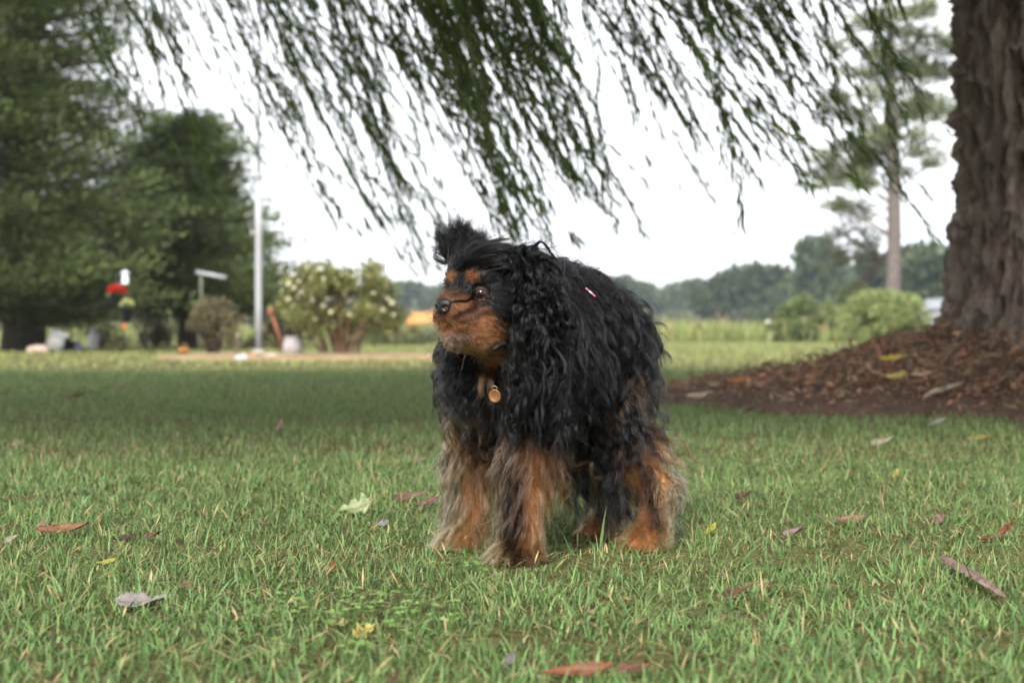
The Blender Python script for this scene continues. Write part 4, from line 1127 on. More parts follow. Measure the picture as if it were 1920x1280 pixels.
# skull, brows, cheeks, muzzle
pr(e_ell(HEAD, HEAD_AX, (.052, .049, .043)), .015, 'head')
pr(e_ell(hd(.012, 0, .008), HEAD_AX, (.042, .043, .035)), .015, 'head')
for s in (1, -1):
    pr(e_ell(hd(.036, s * .020, .019), HEAD_AX, (.015, .014, .011)), .008, 'head')
    pr(e_ell(hd(.030, s * .028, -.022), HEAD_AX, (.026, .020, .024)), .012, 'head')
    pr(e_ell(hd(.060, s * .014, -.028), HEAD_AX, (.022, .0165, .0205)), .007, 'head')
    pr(e_ell(hd(.046, s * .020, -.034), HEAD_AX, (.024, .015, .016)), .008, 'head')
    pr(e_ell(hd(.038, s * .024, -.050), HEAD_AX, (.027, .014, .020)), .010, 'head')
pr(e_cap(hd(.03, 0, -.012), hd(.071, 0, -.013), .027, .0185), .010, 'head')
pr(e_ell(hd(.055, 0, -.046), HEAD_AX, (.022, .019, .0130)), .005, 'head')
pr(e_cap(hd(.053, 0, -.047), hd(.0, 0, -.057), .017, .030), .012, 'head')
# ear flaps
EL, ER = hd(-.012, .042, .024), hd(-.014, -.044, .024)
pr(e_cap(EL, EL + SH * .012 + np.array([0, 0, -.050]) - FH * .004, .016, .024), .012, 'ear')
pr(e_cap(EL + SH * .012 + np.array([0, 0, -.05]), EL + SH * .014 + np.array([0, 0, -.095]), .024, .018), .012, 'ear')
pr(e_cap(ER, ER - SH * .010 + np.array([-.012, 0, .022]), .013, .012), .010, 'earR')
pr(e_cap(ER - SH * .004 - UH * .01, ER + SH * .004 + np.array([.002, 0, -.075]), .014, .017), .010, 'earR')
# legs and paws
def leg(top, mids, foot, r, reg, fwd):
    pts = [np.array(top)] + [np.array(m) for m in mids] + [foot + np.array([0, 0, .022])]
    for i in range(len(pts) - 1): pr(e_cap(pts[i], pts[i + 1], r[i], r[i + 1]), .015, reg)
    side = np.cross(Z3, fwd)
    pr(e_ell(foot + fwd * .010 + np.array([0, 0, .014]), np.stack([fwd, side, Z3]), (.026, .021, .015)), .008, reg)
    for j, b in enumerate((-.015, -.005, .005, .015)):
        pr(e_ell(foot + fwd * (.030 if j in (1, 2) else .025) + side * b + np.array([0, 0, .010]), np.stack([fwd, side, Z3]), (.011, .0062, .009)), .003, reg)
FW = nrm(np.array([-.55, -.84, 0]))
leg(SC + SB * .048 + FB * .035 + (0, 0, -.03), [FL - FB * .012 + (0, 0, .125)], FL, (.038, .023, .018), 'legFL', FW)
leg(SC - SB * .048 + FB * .035 + (0, 0, -.03), [FR - FB * .012 + (0, 0, .125)], FR, (.038, .023, .018), 'legFR', FW)
leg(HC + SB * .035, [HC + SB * .055 + FB * .035 + (0, 0, -.085), HL - FB * .022 + (0, 0, .075)], HL, (.055, .040, .019, .017), 'legHL', FW)
leg(HC - SB * .035, [HC - SB * .045 + FB * .035 + (0, 0, -.085), HR - FB * .045 + (0, 0, .075)], HR, (.055, .040, .019, .017), 'legHR', FW)

def sdf_prim(p, x):
    if p[0] == 'ell':
        q = ((x - p[1]) @ p[2].T); k0 = np.linalg.norm(q / p[3], axis=1); k1 = np.linalg.norm(q / p[3] ** 2, axis=1)
        return k0 * (k0 - 1) / np.maximum(k1, 1e-6)
    a, b, r0, r1 = p[1:]
    ab = b - a; t = np.clip(((x - a) @ ab) / (ab @ ab), 0, 1)
    return np.linalg.norm(x - a - t[:, None] * ab, axis=1) - (r0 + (r1 - r0) * t)
def sdf(x):
    d = None
    for p, k, reg in PR:
        e = sdf_prim(p, x)
        if d is None: d = e; continue
        h = np.clip(.5 + .5 * (d - e) / k, 0, 1)
        d = d * (1 - h) + e * h - k * h * (1 - h)
    for s in (1, -1):                                   # eye sockets, mouth line
        e = .0108 - np.linalg.norm(x - hd(.0465, s * .0235, -.002), axis=1)
        d = np.maximum(d, e)
    return d
def region(x):
    D = np.stack([sdf_prim(p, x) for p, k, r in PR]); names = np.array([r for _, _, r in PR])
    return names[D.argmin(0)]
def grad(x, e=.002):
    g = np.stack([sdf(x + np.eye(3)[i] * e) - sdf(x - np.eye(3)[i] * e) for i in range(3)], -1)
    return nrm(g)

def surface_nets(lo, hi, h):
    ax = [np.arange(lo[i], hi[i] + h, h) for i in range(3)]
    n = [len(a) for a in ax]
    g = np.stack(np.meshgrid(*ax, indexing='ij'), -1).reshape(-1, 3)
    # coarse skip: evaluate everywhere in blocks
    v = np.concatenate([sdf(g[i:i + 200000]) for i in range(0, len(g), 200000)]).reshape(n)
    ins = v < 0
    c = [slice(0, -1), slice(1, None)]
    corners = [(i, j, k) for i in (0, 1) for j in (0, 1) for k in (0, 1)]
    cnt = sum(ins[c[i], c[j], c[k]].astype(int) for i, j, k in corners)
    act = (cnt > 0) & (cnt < 8)
    idx = -np.ones(act.shape, int); cells = np.argwhere(act); idx[act] = np.arange(len(cells))
    acc = np.zeros((len(cells), 3)); num = np.zeros(len(cells))
    for a in corners:
        for ax_ in range(3):
            if a[ax_]: continue
            b = list(a); b[ax_] = 1
            ca, cb = cells + a, cells + b
            va, vb = v[tuple(ca.T)], v[tuple(cb.T)]
            m = (va < 0) != (vb < 0)
            t = va[m] / (va[m] - vb[m])
            pt = ca[m].astype(float); pt[:, ax_] += t
            acc[m] += pt; num[m] += 1
    V = np.array(lo) + h * acc / num[:, None]
    quads = []
    for ax_ in range(3):
        o1, o2 = [i for i in range(3) if i != ax_]
        s = [slice(1, -1)] * 3; s[ax_] = slice(0, -1)
        s2 = list(s); s2[ax_] = slice(1, None)
        A, B = ins[tuple(s)], ins[tuple(s2)]
        e = np.argwhere(A != B); flip = A[tuple(e.T)]
        base = e.copy(); base[:, o1] += 1; base[:, o2] += 1
        def cell(d1, d2):
            q = base.copy(); q[:, o1] -= d1; q[:, o2] -= d2; return idx[tuple(q.T)]
        q = np.stack([cell(1, 1), cell(0, 1), cell(0, 0), cell(1, 0)], -1)
        if ax_ == 1: flip = ~flip
        q[~flip] = q[~flip][:, ::-1]
        quads.append(q)
    return V, np.concatenate(quads)
DV, DF = surface_nets((-.16, 1.80, -.008), (.30, 2.32, .44), .0042)
DN = grad(DV)

# coat pattern, as the breed wears it: black with rich tan points
BLACK, TAN, CREAM, DKTAN = np.array([.007, .0066, .0072]), np.array([.42, .160, .060]), np.array([.74, .44, .205]), np.array([.20, .070, .026])
def coat_colour(x, reg, r):
    n = len(x); c = np.tile(BLACK, (n, 1))
    q = x - HEAD; a, b, u = q @ FH, q @ SH, q @ UH
    head = (reg == 'head')
    tan = np.zeros(n)
    for s in (1, -1):
        tan = np.maximum(tan, np.exp(-(((a - .046) / .016) ** 2 + ((b - s * .0165) / .0095) ** 2 + ((u - .021) / .0095) ** 2) ** 2))
    thr = np.interp(a, [0, .02, .044, .053, .068], [-.054, -.048, -.034, -.010, -.003])
    lo = 1 / (1 + np.exp(np.clip((u - thr) / .0022, -30, 30))) * (a > -.004)
    br = (np.abs(b) < .009) * (a > .055) * (u < .004) * (u > -.02) * .55
    tan = np.maximum(tan, np.maximum(lo, br))
    for s in (1, -1):                                   # dark spectacles under the eyes
        e = hd(.040, s * .030, -.012) - HEAD
        tan *= 1 - np.exp(-(((a - .036) / .017) ** 2 + ((b - s * .034) / .014) ** 2 + ((u + .017) / .016) ** 2) ** 1.5)
    stripe = np.exp(-((u + .019 + .35 * (a - .070)) / .0040) ** 2) * (a > .03) * (a < .084) * .9
    stripe = np.maximum(stripe, np.exp(-((u + .028 + .3 * (a - .070)) / .0030) ** 2) * (a > .02) * (a < .08) * .8)
    tan = tan * (1 - stripe)
    chin = np.clip((-u - .041) / .006, 0, 1) * np.clip((a - .064) / .008, 0, 1)
    fr = np.clip((a - .03) / .06 + .45 * vnoise(x * 130, 6) + .40 * np.clip((u + .034) / .02, 0, 1) - .12, 0, 1)[:, None]
    hc = BLACK * (1 - tan[:, None]) + (TAN * .90 * (1 - fr) + DKTAN * fr) * tan[:, None]
    hc = hc * (1 - chin[:, None] * .8) + np.array([.30, .19, .155]) * chin[:, None] * .8
    c = np.where(head[:, None], hc, c)
    # chest streak
    w = x - (SC + FB * .095 + np.array([0, 0, .0])); cs = np.exp(-((w @ SB + .006) / .016) ** 2 - ((w[:, 2] + .03) / .06) ** 2) * ((x - SC) @ FB > .05)
    k = r.random(n) < cs * .9
    c[k & (reg == 'body')] = TAN * .9
    for name, foot in (('legFL', FL), ('legFR', FR), ('legHL', HL), ('legHR', HR)):
        m = reg == name
        if not m.any(): continue
        z = x[m, 2]; side = (x[m] - foot) @ SB; fw = (x[m] - foot) @ FB
        t = 1 / (1 + np.exp((z - {'legFL': .130, 'legFR': .155, 'legHL': .135, 'legHR': .13}[name] - .02 * vnoise(x[m] * 40, 4)) / .010))
        if name == 'legFL': t *= 1 - .97 * np.exp(-((x[m, 0] - foot[0] + .008) / .0135) ** 2) * (z < .145)
        if name == 'legHL': t *= 1 - .95 * np.exp(-((x[m, 0] - foot[0] - .002 + .18 * (z - .06)) / .013) ** 2) * (z < .115) * (z > .03)
        bk = np.clip((x[m, 0] - foot[0]) * (-1 if name[3] == 'F' else 1) / .025, 0, 1)[:, None] * .7
        col = np.array([.43, .170, .066]) * (1 - bk) + CREAM * bk
        c[m] = BLACK * (1 - t[:, None]) + col * t[:, None]
    return c

dog = tag(empty('dog', DOG), 'black and tan long haired spaniel standing hunched on the grass with head turned left', 'dog')
dreg = region(DV)
skin = material('dog_skin', (1, 1, 1), .6, .3, noise=(220, .2))
bc = coat_colour(DV, dreg, np.random.default_rng(1)) * .40
body = link('body', mesh_np('body', DV - DOG, DF, bc), skin, dog)

# eyes
def eye_mat():
    m = bpy.data.materials.new('dark_brown_eye'); m.use_nodes = True; n, l = m.node_tree.nodes, m.node_tree.links
    b = n['Principled BSDF']; b.inputs['Roughness'].default_value = .07; b.inputs['Specular IOR Level'].default_value = .28
    at = n.new('ShaderNodeAttribute'); at.attribute_name = 'tint'; l.new(at.outputs['Color'], b.inputs['Base Color'])
    return m
EYEM = eye_mat()
WET = material('wet_black', (.010, .009, .010), .33, .35, tint=False, bump=(900, .5, .002), coat=.1)
for s in (1, -1):
    c = hd(.0445, s * .0235, -.002); ax = nrm(FH * .80 + SH * s * .60 + UH * .02)
    th = np.concatenate([np.linspace(0, .9, 14), np.linspace(1.0, math.pi, 14)]); R = .0112
    u = nrm(np.cross(ax, Z3)); w = np.cross(u, ax); ph = np.linspace(0, 2 * np.pi, 28, endpoint=False)
    bulge = R * (1 + .06 * np.exp(-(th / .6) ** 2))
    v = c + bulge[:, None, None] * (ax * np.cos(th)[:, None, None] + (u * np.cos(ph)[None, :, None] + w * np.sin(ph)[None, :, None]) * np.sin(th)[:, None, None])
    col = np.where(th < .34, 0, np.where(th < .80, 1, 2))
    cc = np.array([[.004, .003, .003], [.040, .013, .006], [.018, .011, .009]])[col]
    i = np.arange(len(th) - 1)[:, None] * 28; j = np.arange(28)[None]; j2 = (j + 1) % 28
    q = np.stack([i + j, i + j2, i + 28 + j2, i + 28 + j], -1).reshape(-1, 4)
    link('eye', mesh_np('eye', v.reshape(-1, 3) - DOG, q, np.repeat(cc, 28, 0)), EYEM, dog)
    # eyelids: a dark soft rim round the eyeball
    mb = MB()
    for sg, open_ in ((1, .60), (-1, .58)):
        t = np.linspace(0, math.pi, 15)
        p = c + .0112 * nrm(ax[None] * .74 + u[None] * np.cos(t)[:, None] * .92 + UH[None] * sg * np.sin(t)[:, None] * open_ * 1.0)
        mb.tube(p, .0017 * (.55 + .45 * np.sin(t)), 7, (.012, .010, .010))
    mb.build('eyelid', WET, dog, -DOG)

# nose with nostrils
def nose():
    g = 26
    th, ph = np.meshgrid(np.linspace(0, math.pi, g), np.linspace(0, 2 * np.pi, 2 * g, endpoint=False), indexing='ij')
    n = np.stack([np.cos(th), np.sin(th) * np.cos(ph), np.sin(th) * np.sin(ph)], -1)      # forward, side, up
    a = np.sign(n[..., 0]) * np.abs(n[..., 0]) ** .8 * .0095
    b = np.sign(n[..., 1]) * np.abs(n[..., 1]) ** .85 * .0125 * (1 + .15 * (n[..., 2] > -9) * np.clip(n[..., 2], -1, 1))
    u = np.sign(n[..., 2]) * np.abs(n[..., 2]) ** .85 * .0100
    for s in (1, -1):
        d2 = ((n[..., 1] - s * .52) / .26) ** 2 + ((n[..., 2] + .12) / .24) ** 2
        a = a - np.where(n[..., 0] > 0, .0055 * np.exp(-d2 * 1.6), 0)
    a = a - np.where(n[..., 0] > 0, .0016 * np.exp(-(n[..., 1] / .09) ** 2) * (n[..., 2] < .3), 0)
    v = HEAD + FH * (.0825 + a)[..., None] + SH * b[..., None] + UH * (-.0125 + u)[..., None]
    m = 2 * g; i = np.arange(g - 1)[:, None] * m; j = np.arange(m)[None]; j2 = (j + 1) % m
    q = np.stack([i + j, i + j2, i + m + j2, i + m + j], -1).reshape(-1, 4)
    link('nose', mesh_np('nose', v.reshape(-1, 3) - DOG, q), WET, dog)
nose()

# lips: dark line of the mouth, with the loose wet fold at its corner
def project(p, off):
    for _ in range(6): p = p - (sdf(p) - off)[:, None] * grad(p) * .9
    return p
def lips():
    for s in (1, -1):
        t = np.linspace(0, 1, 26)[:, None]
        k = np.array([[.086, .001, -.040], [.080, .018, -.043], [.066, .028, -.050], [.050, .033, -.062], [.038, .034, -.069]])
        tt = t[:, 0] * 4; i0 = np.clip(tt.astype(int), 0, 3); f = (tt - i0)[:, None]
        ab = k[i0] * (1 - f) + k[i0 + 1] * f
        p = HEAD + FH * ab[:, :1] + SH * ab[:, 1:2] * s + UH * ab[:, 2:]
        p = project(p, .0002); p = p[19:]; t = t[19:]
        mb = MB().tube(p, .0012 * (.6 + .9 * t[:, 0] ** 2), 7)
        e = p[-3:]; 
        f0 = p[-3]; dd = (SH * s * .75 - FH * .55 - UH * .12)
        mb.tube(project(np.array([f0 - dd * .004, f0 + dd * .004, f0 + dd * .011, f0 + dd * .019, f0 + dd * .024]), .0014), [.0012, .0034, .0042, .0034, .0010], 8)
        mb.build('lip', WET, dog, -DOG)
lips()

# ---- hair
def hair_mat(name, rough, radial, shine=0.0):
    m = bpy.data.materials.new(name); m.use_nodes = True; n, l = m.node_tree.nodes, m.node_tree.links; n.clear()
    o = n.new('ShaderNodeOutputMaterial'); h = n.new('ShaderNodeBsdfHairPrincipled')
    h.model = 'CHIANG'; h.parametrization = 'COLOR'
    h.inputs['Roughness'].default_value = rough; h.inputs['Radial Roughness'].default_value = radial
    h.inputs['Random Roughness'].default_value = .2; h.inputs['IOR'].default_value = 1.25
    if 'Coat' in h.inputs: h.inputs['Coat'].default_value = shine
    at = n.new('ShaderNodeAttribute'); at.attribute_name = 'tint'
    l.new(at.outputs['Color'], h.inputs['Color']); l.new(h.outputs[0], o.inputs['Surface'])
    return m
HAIR = hair_mat('silky_hair', .12, .30)
FUR = hair_mat('short_fur', .35, .5)

TRI = np.concatenate([DF[:, :3], DF[:, [0, 2, 3]]])
TA = .5 * np.linalg.norm(np.cross(DV[TRI[:, 1]] - DV[TRI[:, 0]], DV[TRI[:, 2]] - DV[TRI[:, 0]]), axis=1)
TC = DV[TRI].mean(1); TREG = region(TC)
def roots(n, mask, r):
    """n random points on the body where mask (per triangle weight) allows."""
    w = TA * mask; t = r.choice(len(TRI), n, p=w / w.sum())
    a, b = r.random(n), r.random(n); k = a + b > 1; a[k], b[k] = 1 - a[k], 1 - b[k]
    T = TRI[t]
    p = DV[T[:, 0]] + a[:, None] * (DV[T[:, 1]] - DV[T[:, 0]]) + b[:, None] * (DV[T[:, 2]] - DV[T[:, 0]])
    return p, nrm(DN[T].mean(1))

def nearest(p, g):
    out = np.empty(len(p), int)
    for i in range(0, len(p), 4000):
        d = ((p[i:i + 4000, None] - g[None]) ** 2).sum(-1); out[i:i + 4000] = d.argmin(1)
    return out

def hair_object(name, pts, rad, col, mat, parent):
    """pts (n,k,3), rad (n,k), col (n,k,3) -> hair curves."""
    n, k = pts.shape[:2]
    hc = bpy.data.hair_curves.new(name)
    hc.add_curves([k] * n)
    hc.attributes['position'].data.foreach_set('vector', (pts - DOG).astype(np.float32).ravel())
    ra = hc.attributes.get('radius') or hc.attributes.new('radius', 'FLOAT', 'POINT')
    ra.data.foreach_set('value', rad.astype(np.float32).ravel())
    at = hc.attributes.new('tint', 'FLOAT_COLOR', 'POINT')
    c = np.ones((n, k, 4), np.float32); c[..., :3] = col
    at.data.foreach_set('color', c.ravel())
    hc.materials.append(mat)
    o = bpy.data.objects.new(name, hc); COL.objects.link(o); o.parent = parent
    return o

def grow(name, n, mask, n_guides, length, comb, lift, grav, curl, wave, clump, seed, colour, K=12, rad=.00016, mat=None, lvar=.35, margin=.004, frizz=.0012, stray=.03, curl_t=.6, avoid=True):
    """Locks of hair: guides walk from the skin along comb, bent by gravity and kept out of the body; strands follow their guide.
    length / comb / grav take (root, normal) arrays; curl = lock helix radius (m), wave = its wavelength (m)."""
    r = np.random.default_rng(seed)
    gp, gn = roots(n_guides, mask, r)
    L = length(gp, gn) * r.uniform(1 - lvar, 1 + lvar * .6, n_guides)
    cb = comb(gp, gn)
    d = nrm(gn * lift + cb + r.normal(0, .12, gp.shape))
    st = (L / (K - 1))[:, None]; cur = gp.copy(); G_ = [cur.copy()]
    g = grav(gp, gn) if callable(grav) else grav
    g = np.broadcast_to(np.asarray(g, float).reshape(-1, 1) if np.ndim(g) else np.array([[g]]), (n_guides, 1))
    for s in range(1, K):
        t = s / (K - 1)
        d = nrm(d + np.array([0, 0, -1.0]) * g * (.22 + .4 * t) + cb * .12)
        cur = cur + d * st
        if avoid:
            dist = sdf(cur); m = dist < margin
            if m.any():
                gr = grad(cur[m]); push = (margin - dist[m])[:, None]
                cur[m] = cur[m] + gr * push
                d[m] = nrm(d[m] + gr * .35)
        cur[:, 2] = np.maximum(cur[:, 2], .006)
        G_.append(cur.copy())
    Gd = np.stack(G_, 1)                                   # (ng, K, 3)
    # lock helix
    tg = nrm(np.gradient(Gd, axis=1)); ref = nrm(r.normal(size=(n_guides, 1, 3)))
    U = nrm(np.cross(tg, np.broadcast_to(ref, tg.shape))); W = np.cross(tg, U)
    s = np.linspace(0, 1, K)[None] * L[:, None]
    ph = r.uniform(0, 6.28, (n_guides, 1)) + 2 * np.pi * s / (wave * r.uniform(.75, 1.35, (n_guides, 1)))
    amp = curl * r.uniform(.4, 1.5, (n_guides, 1)) * np.clip(s / np.maximum(L[:, None] * .35, 1e-4), 0, 1) ** curl_t
    fl = r.uniform(.0, .7, (n_guides, 1))
    off = (U * np.cos(ph)[..., None] + W * (np.sin(ph) * fl)[..., None]) * amp[..., None]
    off -= off[:, :1]
    Gd = Gd + off
    # strands
    p, nn = roots(n, mask, r)
    gi = nearest(p, gp)
    t = np.linspace(0, 1, K)[None, :, None]
    o0 = (p - gp[gi])[:, None]
    cl = clump * r.uniform(.6, 1.15, (n, 1, 1))
    keep = 1 - np.clip(cl, 0, .97) * np.clip(t * 1.5, 0, 1) ** .8
    pts = Gd[gi] + o0 * keep
    # own small waves and strays
    a = r.normal(0, 1, (n, 1, 3)); b = r.normal(0, 1, (n, 1, 3))
    f = r.uniform(2, 5, (n, 1, 1)); p0 = r.uniform(0, 6.28, (n, 1, 1))
    pts = pts + frizz * t * (a * np.sin(f * t * 3.1 + p0) + b * np.cos(f * t * 2.3 + p0))
    loose = r.random(n) < stray
    if loose.any():
        sd_ = r.normal(0, 1, (loose.sum(), 1, 3)) * .011; sd_[..., 2] += .004
        pts[loose] += nn[loose][:, None] * .010 * t + sd_ * t ** 1.5
    cut = r.uniform(.72, 1.0, n)                            # shorten some
    tt = np.linspace(0, 1, K)[None] * cut[:, None] * (K - 1)
    i0 = np.clip(tt.astype(int), 0, K - 2); fr = (tt - i0)[..., None]
    ar = np.arange(n)[:, None]
    pts = pts[ar, i0] * (1 - fr) + pts[ar, i0 + 1] * fr
    base = colour(p, nn, r)
    gl = r.normal(1, .24, n_guides)[gi][:, None]
    base = np.clip(base * gl * r.uniform(.8, 1.2, (n, 1)), .003, .9)
    col = np.repeat(base[:, None], K, 1)
    rd = rad * r.uniform(.75, 1.3, (n, 1)) * (1 - .72 * np.linspace(0, 1, K)[None] ** 2)
    return hair_object(name, pts, rd, col, mat or HAIR, dog)

def reg_mask(*names): return np.isin(TREG, names).astype(float)
def tangent(v, nn):
    v = np.broadcast_to(v, nn.shape); return nrm(v - (v * nn).sum(-1, keepdims=True) * nn)
HQ = TC - HEAD; HA, HB, HU = HQ @ FH, HQ @ SH, HQ @ UH
FACE = reg_mask('head') * (HA > -.006) * ((HU < .034) | (HA > .03))
EYE_CLEAR = np.ones(len(TC))
for s in (1, -1): EYE_CLEAR *= np.linalg.norm(TC - hd(.0465, s * .0235, -.002), axis=1) > .0124
NOSE_CLEAR = np.linalg.norm(TC - hd(.084, 0, -.0125), axis=1) > .0125
headcol = lambda p, nn, r: coat_colour(p, np.full(len(p), 'head'), r)

# short fur on the face
def face_comb(p, nn):
    q = p - HEAD; b = (q @ SH)[:, None]; u = (q @ UH)[:, None]
    return tangent(-FH * .9 + SH * np.sign(b) * .35 - UH * .35 * (u < .005) + UH * .5 * (u > .01), nn)
grow('face_fur', 17000, FACE * EYE_CLEAR * NOSE_CLEAR, 900, lambda p, nn: .0055 + .011 * np.clip((.055 - (p - HEAD) @ FH) / .05, 0, 1), face_comb, .35, .04, .0004, .02, .25, 301, headcol, K=6, rad=.00015, mat=FUR, margin=.0006, frizz=.0006, stray=.02)
# crown of the head: longer black hair swept back with flyaways
TOP = reg_mask('head') * ((HA <= .012) | (HU > .024)) * (HU > -.02)
grow('head_hair', 12000, TOP, 420, lambda p, nn: np.full(len(p), .046), lambda p, nn: tangent(-FH * 1.0 - Z3 * .15 + SH * .40, nn), .02, .22, .0022, .050, .8, 302, lambda p, nn, r: np.tile(BLACK * 1.05, (len(p), 1)), K=13, stray=.03, frizz=.0012, margin=.002)
# a black wisp hanging across the bridge of the nose
def wisp():
    r = np.random.default_rng(44); n, K = 60, 14
    k = np.array([P(888, 545, 1.862), P(888, 553, 1.856), P(884, 560, 1.850), P(874, 565, 1.844), P(860, 564, 1.838), P(842, 568, 1.834)])
    t = np.linspace(0, 1, K) * 5; i = np.clip(t.astype(int), 0, 4); f = (t - i)[:, None]
    c = k[i] * (1 - f) + k[i + 1] * f
    c = np.stack([np.convolve(np.pad(c[:, j], 1, 'edge'), [.25, .5, .25], 'valid') for j in range(3)], -1)
    m = sdf(c) < .0022; c[m] += grad(c[m]) * (.0022 - sdf(c[m]))[:, None]
    w = .0017 * (1 - .75 * np.linspace(0, 1, K))[None, :, None]
    pts = c[None] + r.normal(0, 1, (n, 1, 3)) * w + .0008 * np.sin(np.linspace(0, 5, K)[None, :, None] + r.uniform(0, 6, (n, 1, 3)))
    rd = .00015 * np.tile(1 - .7 * np.linspace(0, 1, K) ** 2, (n, 1))
    hair_object('head_hair', pts, rd, np.tile(BLACK, (n, K, 1)), HAIR, dog)
wisp()
def whiskers():
    r = np.random.default_rng(66); L = []
    for s in (1, -1):
        for k in range(11):
            p0 = project(hd(r.uniform(.052, .074), s * .03, r.uniform(-.040, -.024))[None], .0)[0]
            d = nrm(SH * s * r.uniform(.6, 1) + FH * r.uniform(-.2, .7) - Z3 * r.uniform(.1, .7)); t = np.linspace(0, 1, 9)[:, None]
            L.append(p0 + d * t * r.uniform(.014, .032) - Z3 * t ** 2 * .006)
    hair_object('whiskers', np.array(L), np.tile(.00013 * (1 - .7 * np.linspace(0, 1, 9)), (len(L), 1)), np.full((len(L), 9, 3), .30), FUR, dog)
whiskers()
# the long body coat
BODYM = reg_mask('body', 'legFL', 'legFR', 'legHL', 'legHR') * (TC[:, 2] > .122)
def chest(p): return np.clip(((p - SC) @ FB - .03) / .05, 0, 1)
def body_len(p, nn):
    low = np.clip((.25 - p[:, 2]) / .1, 0, 1); top = np.clip((p[:, 2] - .30) / .04, 0, 1)
    return (.060 + .026 * low - .026 * top) * (1 - .35 * chest(p)) * np.where((p[:, 2] < .15) & (p[:, 0] > .11), .55, 1)
def body_comb(p, nn):
    ch = chest(p)[:, None]
    sw = .35 * vnoise(p * 34, 12)[:, None]
    return tangent(-FB * (.55 + sw) * (1 - ch) - Z3 * (.75 + .3 * ch) + SB * (.1 + sw), nn)
def body_col(p, nn, r):
    return coat_colour(p, region(p), r)
grow('coat', 8000, BODYM, 1500, lambda p, nn: body_len(p, nn) * .7, body_comb, .30, .10, .003, .05, .35, 313, body_col, K=10, rad=.00018, frizz=.0018, stray=.02)
grow('coat', 36000, BODYM, 1300, body_len, body_comb, .30, .14, .0056, .060, .84, 303, body_col, K=18, rad=.00015, lvar=.55, frizz=.0008, stray=.02)
grow('coat', 16000, BODYM, 420, lambda p, nn: body_len(p, nn) * 1.2, body_comb, .42, .13, .0078, .036, .86, 323, body_col, K=22, rad=.00015, lvar=.55, frizz=.0010, stray=.04)
grow('back_hair', 7000, BODYM * (TC[:, 2] > .28), 300, lambda p, nn: np.full(len(p), .028), lambda p, nn: tangent(-FB + Z3 * .1, nn), .8, .05, .002, .03, .40, 304, body_col, K=8, frizz=.003, stray=.12)
# ears: long ringlets
EARM = reg_mask('ear'); EARR = reg_mask('earR')
earcol = lambda p, nn, r: np.tile(BLACK, (len(p), 1)) * (1 + .35 * (r.random((len(p), 1)) < .12))
ear_len = lambda p, nn: .058 + .045 * np.clip((.36 - p[:, 2]) / .09, 0, 1)
ear_comb = lambda p, nn: tangent(-Z3 + SH * .1 - FH * .12 + .3 * SH * vnoise(p * 40, 15)[:, None], nn)
grow('ear_hair', 22000, EARM, 420, ear_len, ear_comb, .40, .26, .0062, .064, .84, 305, earcol, K=22, rad=.00015, lvar=.45, frizz=.0008)
grow('ear_hair', 9000, EARM, 170, lambda p, nn: ear_len(p, nn) * 1.05, ear_comb, .60, .22, .0072, .032, .86, 315, earcol, K=24, rad=.00015, lvar=.45, frizz=.0010)
grow('ear_hair', 13000, EARR * (TC[:, 2] < .352), 330, lambda p, nn: .050 + .05 * np.clip((.36 - p[:, 2]) / .09, 0, 1), lambda p, nn: tangent(-Z3 + SH * .22, nn), .20, .36, .0056, .032, .80, 306, earcol, K=20, frizz=.0020)
# the far ear's tip blown up over the head
grow('ear_hair', 6500, EARR * (TC[:, 2] > .350), 60, lambda p, nn: np.full(len(p), .029), lambda p, nn: nrm(np.tile(Z3 * 1.0 + np.array([-.12, 0, 0]), (len(p), 1)) + nn * .6), .4, -.16, .010, .05, .50, 307, earcol, K=16, frizz=.0035, stray=.10, avoid=False)
# tan lock between the ears on the chest
CL = P(925, 695, 1.945)
CM = (np.linalg.norm((TC - CL) * [1, .5, .7], axis=1) < .009).astype(float) * reg_mask('body')
if CM.sum() > 3:
    grow('chest_hair', 150, CM, 4, lambda p, nn: np.full(len(p), .036), lambda p, nn: tangent(-Z3, nn), .9, .16, .003, .07, .6, 308, lambda p, nn, r: np.where(r.random((len(p), 1)) < .1, CREAM * .5, TAN * .4), K=16, frizz=.0018, margin=.018)

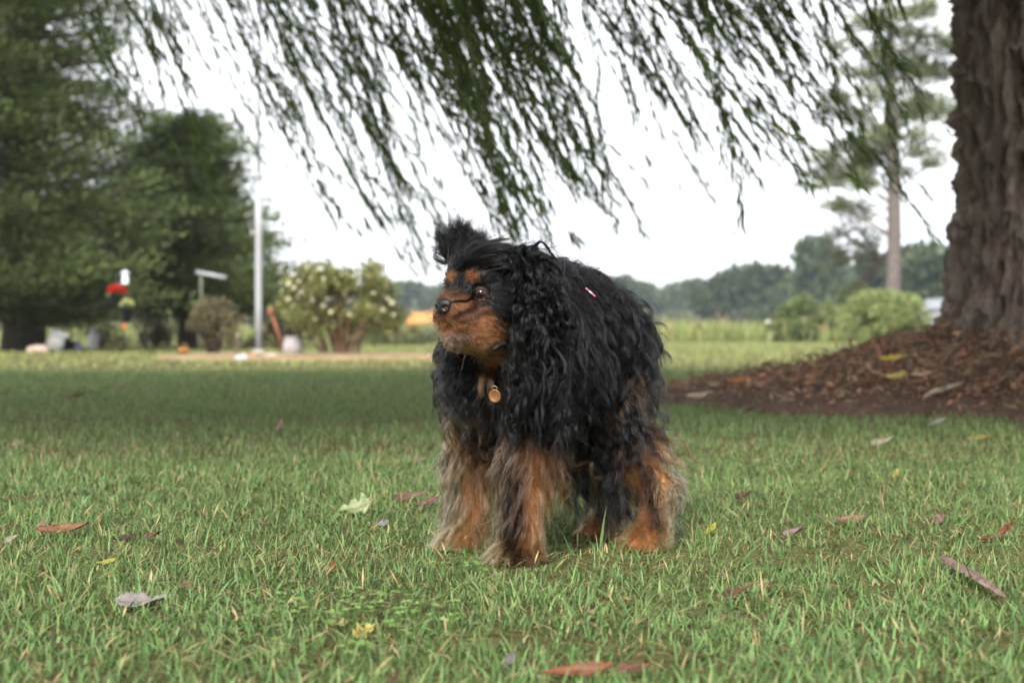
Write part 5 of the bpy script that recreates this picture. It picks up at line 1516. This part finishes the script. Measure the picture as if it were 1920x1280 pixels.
# legs: short fur, then long feathering, cream behind and black down the front
def leg_col(name):
    return lambda p, nn, r: coat_colour(p, np.full(len(p), name), r)
for name, foot, sd_ in (('legFL', FL, 310), ('legFR', FR, 320), ('legHL', HL, 330), ('legHR', HR, 340)):
    mk = reg_mask(name) * (TC[:, 2] < .17)
    grow('leg_fur', 6500, mk, 260, lambda p, nn: np.full(len(p), .018), lambda p, nn: tangent(-Z3, nn), .3, .1, .0006, .03, .4, sd_, leg_col(name), K=7, rad=.00016, mat=FUR, margin=.0008, frizz=.001)
    def fl_len(p, nn, k=(1.0 if name[3] == 'F' else .45)): return k * (.034 + .022 * np.clip((p[:, 2] - .03) / .06, 0, 1))
    sx = -1.0 if name[3] == 'F' else 1.0
    fw = -(TC[:, 0] - foot[0]) * sx
    fm = mk * (TC[:, 2] < .15) * (TC[:, 2] > .012) * np.clip(.30 - fw * 22, .10, 1)
    def fcomb(p, nn, sx=sx): return tangent(-Z3 * 1.0 + np.array([sx * .10, .03, 0]), nn)
    def fcol(p, nn, r, name=name, foot=foot, sx=sx):
        c = coat_colour(p, np.full(len(p), name), r); k = (r.random(len(p)) < .18 + .40 * (((p[:, 0] - foot[0]) * sx) > .004)) & (c[:, 0] > .1)
        c[k] = CREAM * .85
        k = (r.random(len(p)) < (.16 if name[3] == 'F' else .14)) & (p[:, 2] > .055); c[k] = BLACK * 1.6
        return c
    grow('leg_feathering', 6500, fm, 210, fl_len, fcomb, .42, .22, .0030, .06, .84, sd_ + 1, fcol, K=14, rad=.00019, frizz=.0010, stray=.03)
    # slipper tufts over the toes
    pm = reg_mask(name) * (TC[:, 2] < .045)
    grow('paw_fur', 3200, pm, 90, lambda p, nn: np.full(len(p), .024), lambda p, nn: tangent(nrm(FW * .55 - Z3 * .5), nn), .4, .16, .0012, .04, .55, sd_ + 2, leg_col(name), K=8, rad=.00018, frizz=.0016)
# thigh: tan patch with dark fringe
TH = reg_mask('legHL', 'body') * (np.linalg.norm(TC - (HC + SB * .055 + FB * .03 + np.array([0, 0, -.055])), axis=1) < .055)
grow('thigh_hair', 6000, TH, 170, lambda p, nn: np.full(len(p), .050), lambda p, nn: tangent(-Z3 - FB * .25, nn), .3, .16, .0022, .06, .6, 350, lambda p, nn, r: np.where((r.random((len(p), 1)) < .62), TAN * .8, np.where(r.random((len(p), 1)) < .4, CREAM * .75, BLACK)), K=13, frizz=.002)
# belly tuft, pale at its tip
BT = (np.linalg.norm((TC - (SC * .45 + HC * .55 + SB * .03 + np.array([0, 0, -.085]))) * [1, 1, .6], axis=1) < .060).astype(float)
grow('belly_hair', 10000, BT, 170, lambda p, nn: np.full(len(p), .118), lambda p, nn: tangent(-Z3 * .8 - FB * .4, nn), .5, .26, .005, .04, .75, 351, lambda p, nn, r: np.where(r.random((len(p), 1)) < .10, np.array([.30, .27, .27]), BLACK), K=14, frizz=.002)

# round brass name tag hanging under the chin
def name_tag():
    c = P(928, 742, 1.896); f = nrm(np.array([-.35, -.92, -.12])); u = nrm(np.cross(Z3, f)); w = np.cross(f, u)
    R = np.stack([u, w, f], 1)
    MB().lathe(c, [(.0005, -.0007), (.0070, -.0007), (.0076, 0), (.0076, .0008), (.0066, .0010), (.0062, .0006), (.0005, .0006)], 28, (.22, .095, .035), R).build('name_tag', material('brass', (1, 1, 1), .42, .4, metallic=.25, noise=(160, .35)), dog, -DOG)
    a = np.linspace(0, 6.28, 18)
    MB().tube(c + w * .0095 + np.outer(np.cos(a), u) * .0032 + np.outer(np.sin(a), w * .8 + f * .6) * .0032, .0006, 6, (.30, .22, .15), cap=False).build('tag_ring', M['paint'], dog, -DOG)
name_tag()

# small pink and white hair clip above the shoulder
def clip():
    c = P(1107, 548, 1.955) ; mb = MB()
    for k, col in enumerate(((.55, .12, .16), (.75, .70, .70), (.55, .12, .16))):
        mb.tube([c + np.array([-.006 + .004 * k, -.004, .005 - .0035 * k]), c + np.array([-.002 + .004 * k, -.005, .0018 - .0035 * k])], .0011, 8, col)
    mb.build('hair_clip', M['paint'], dog, -DOG)
clip()
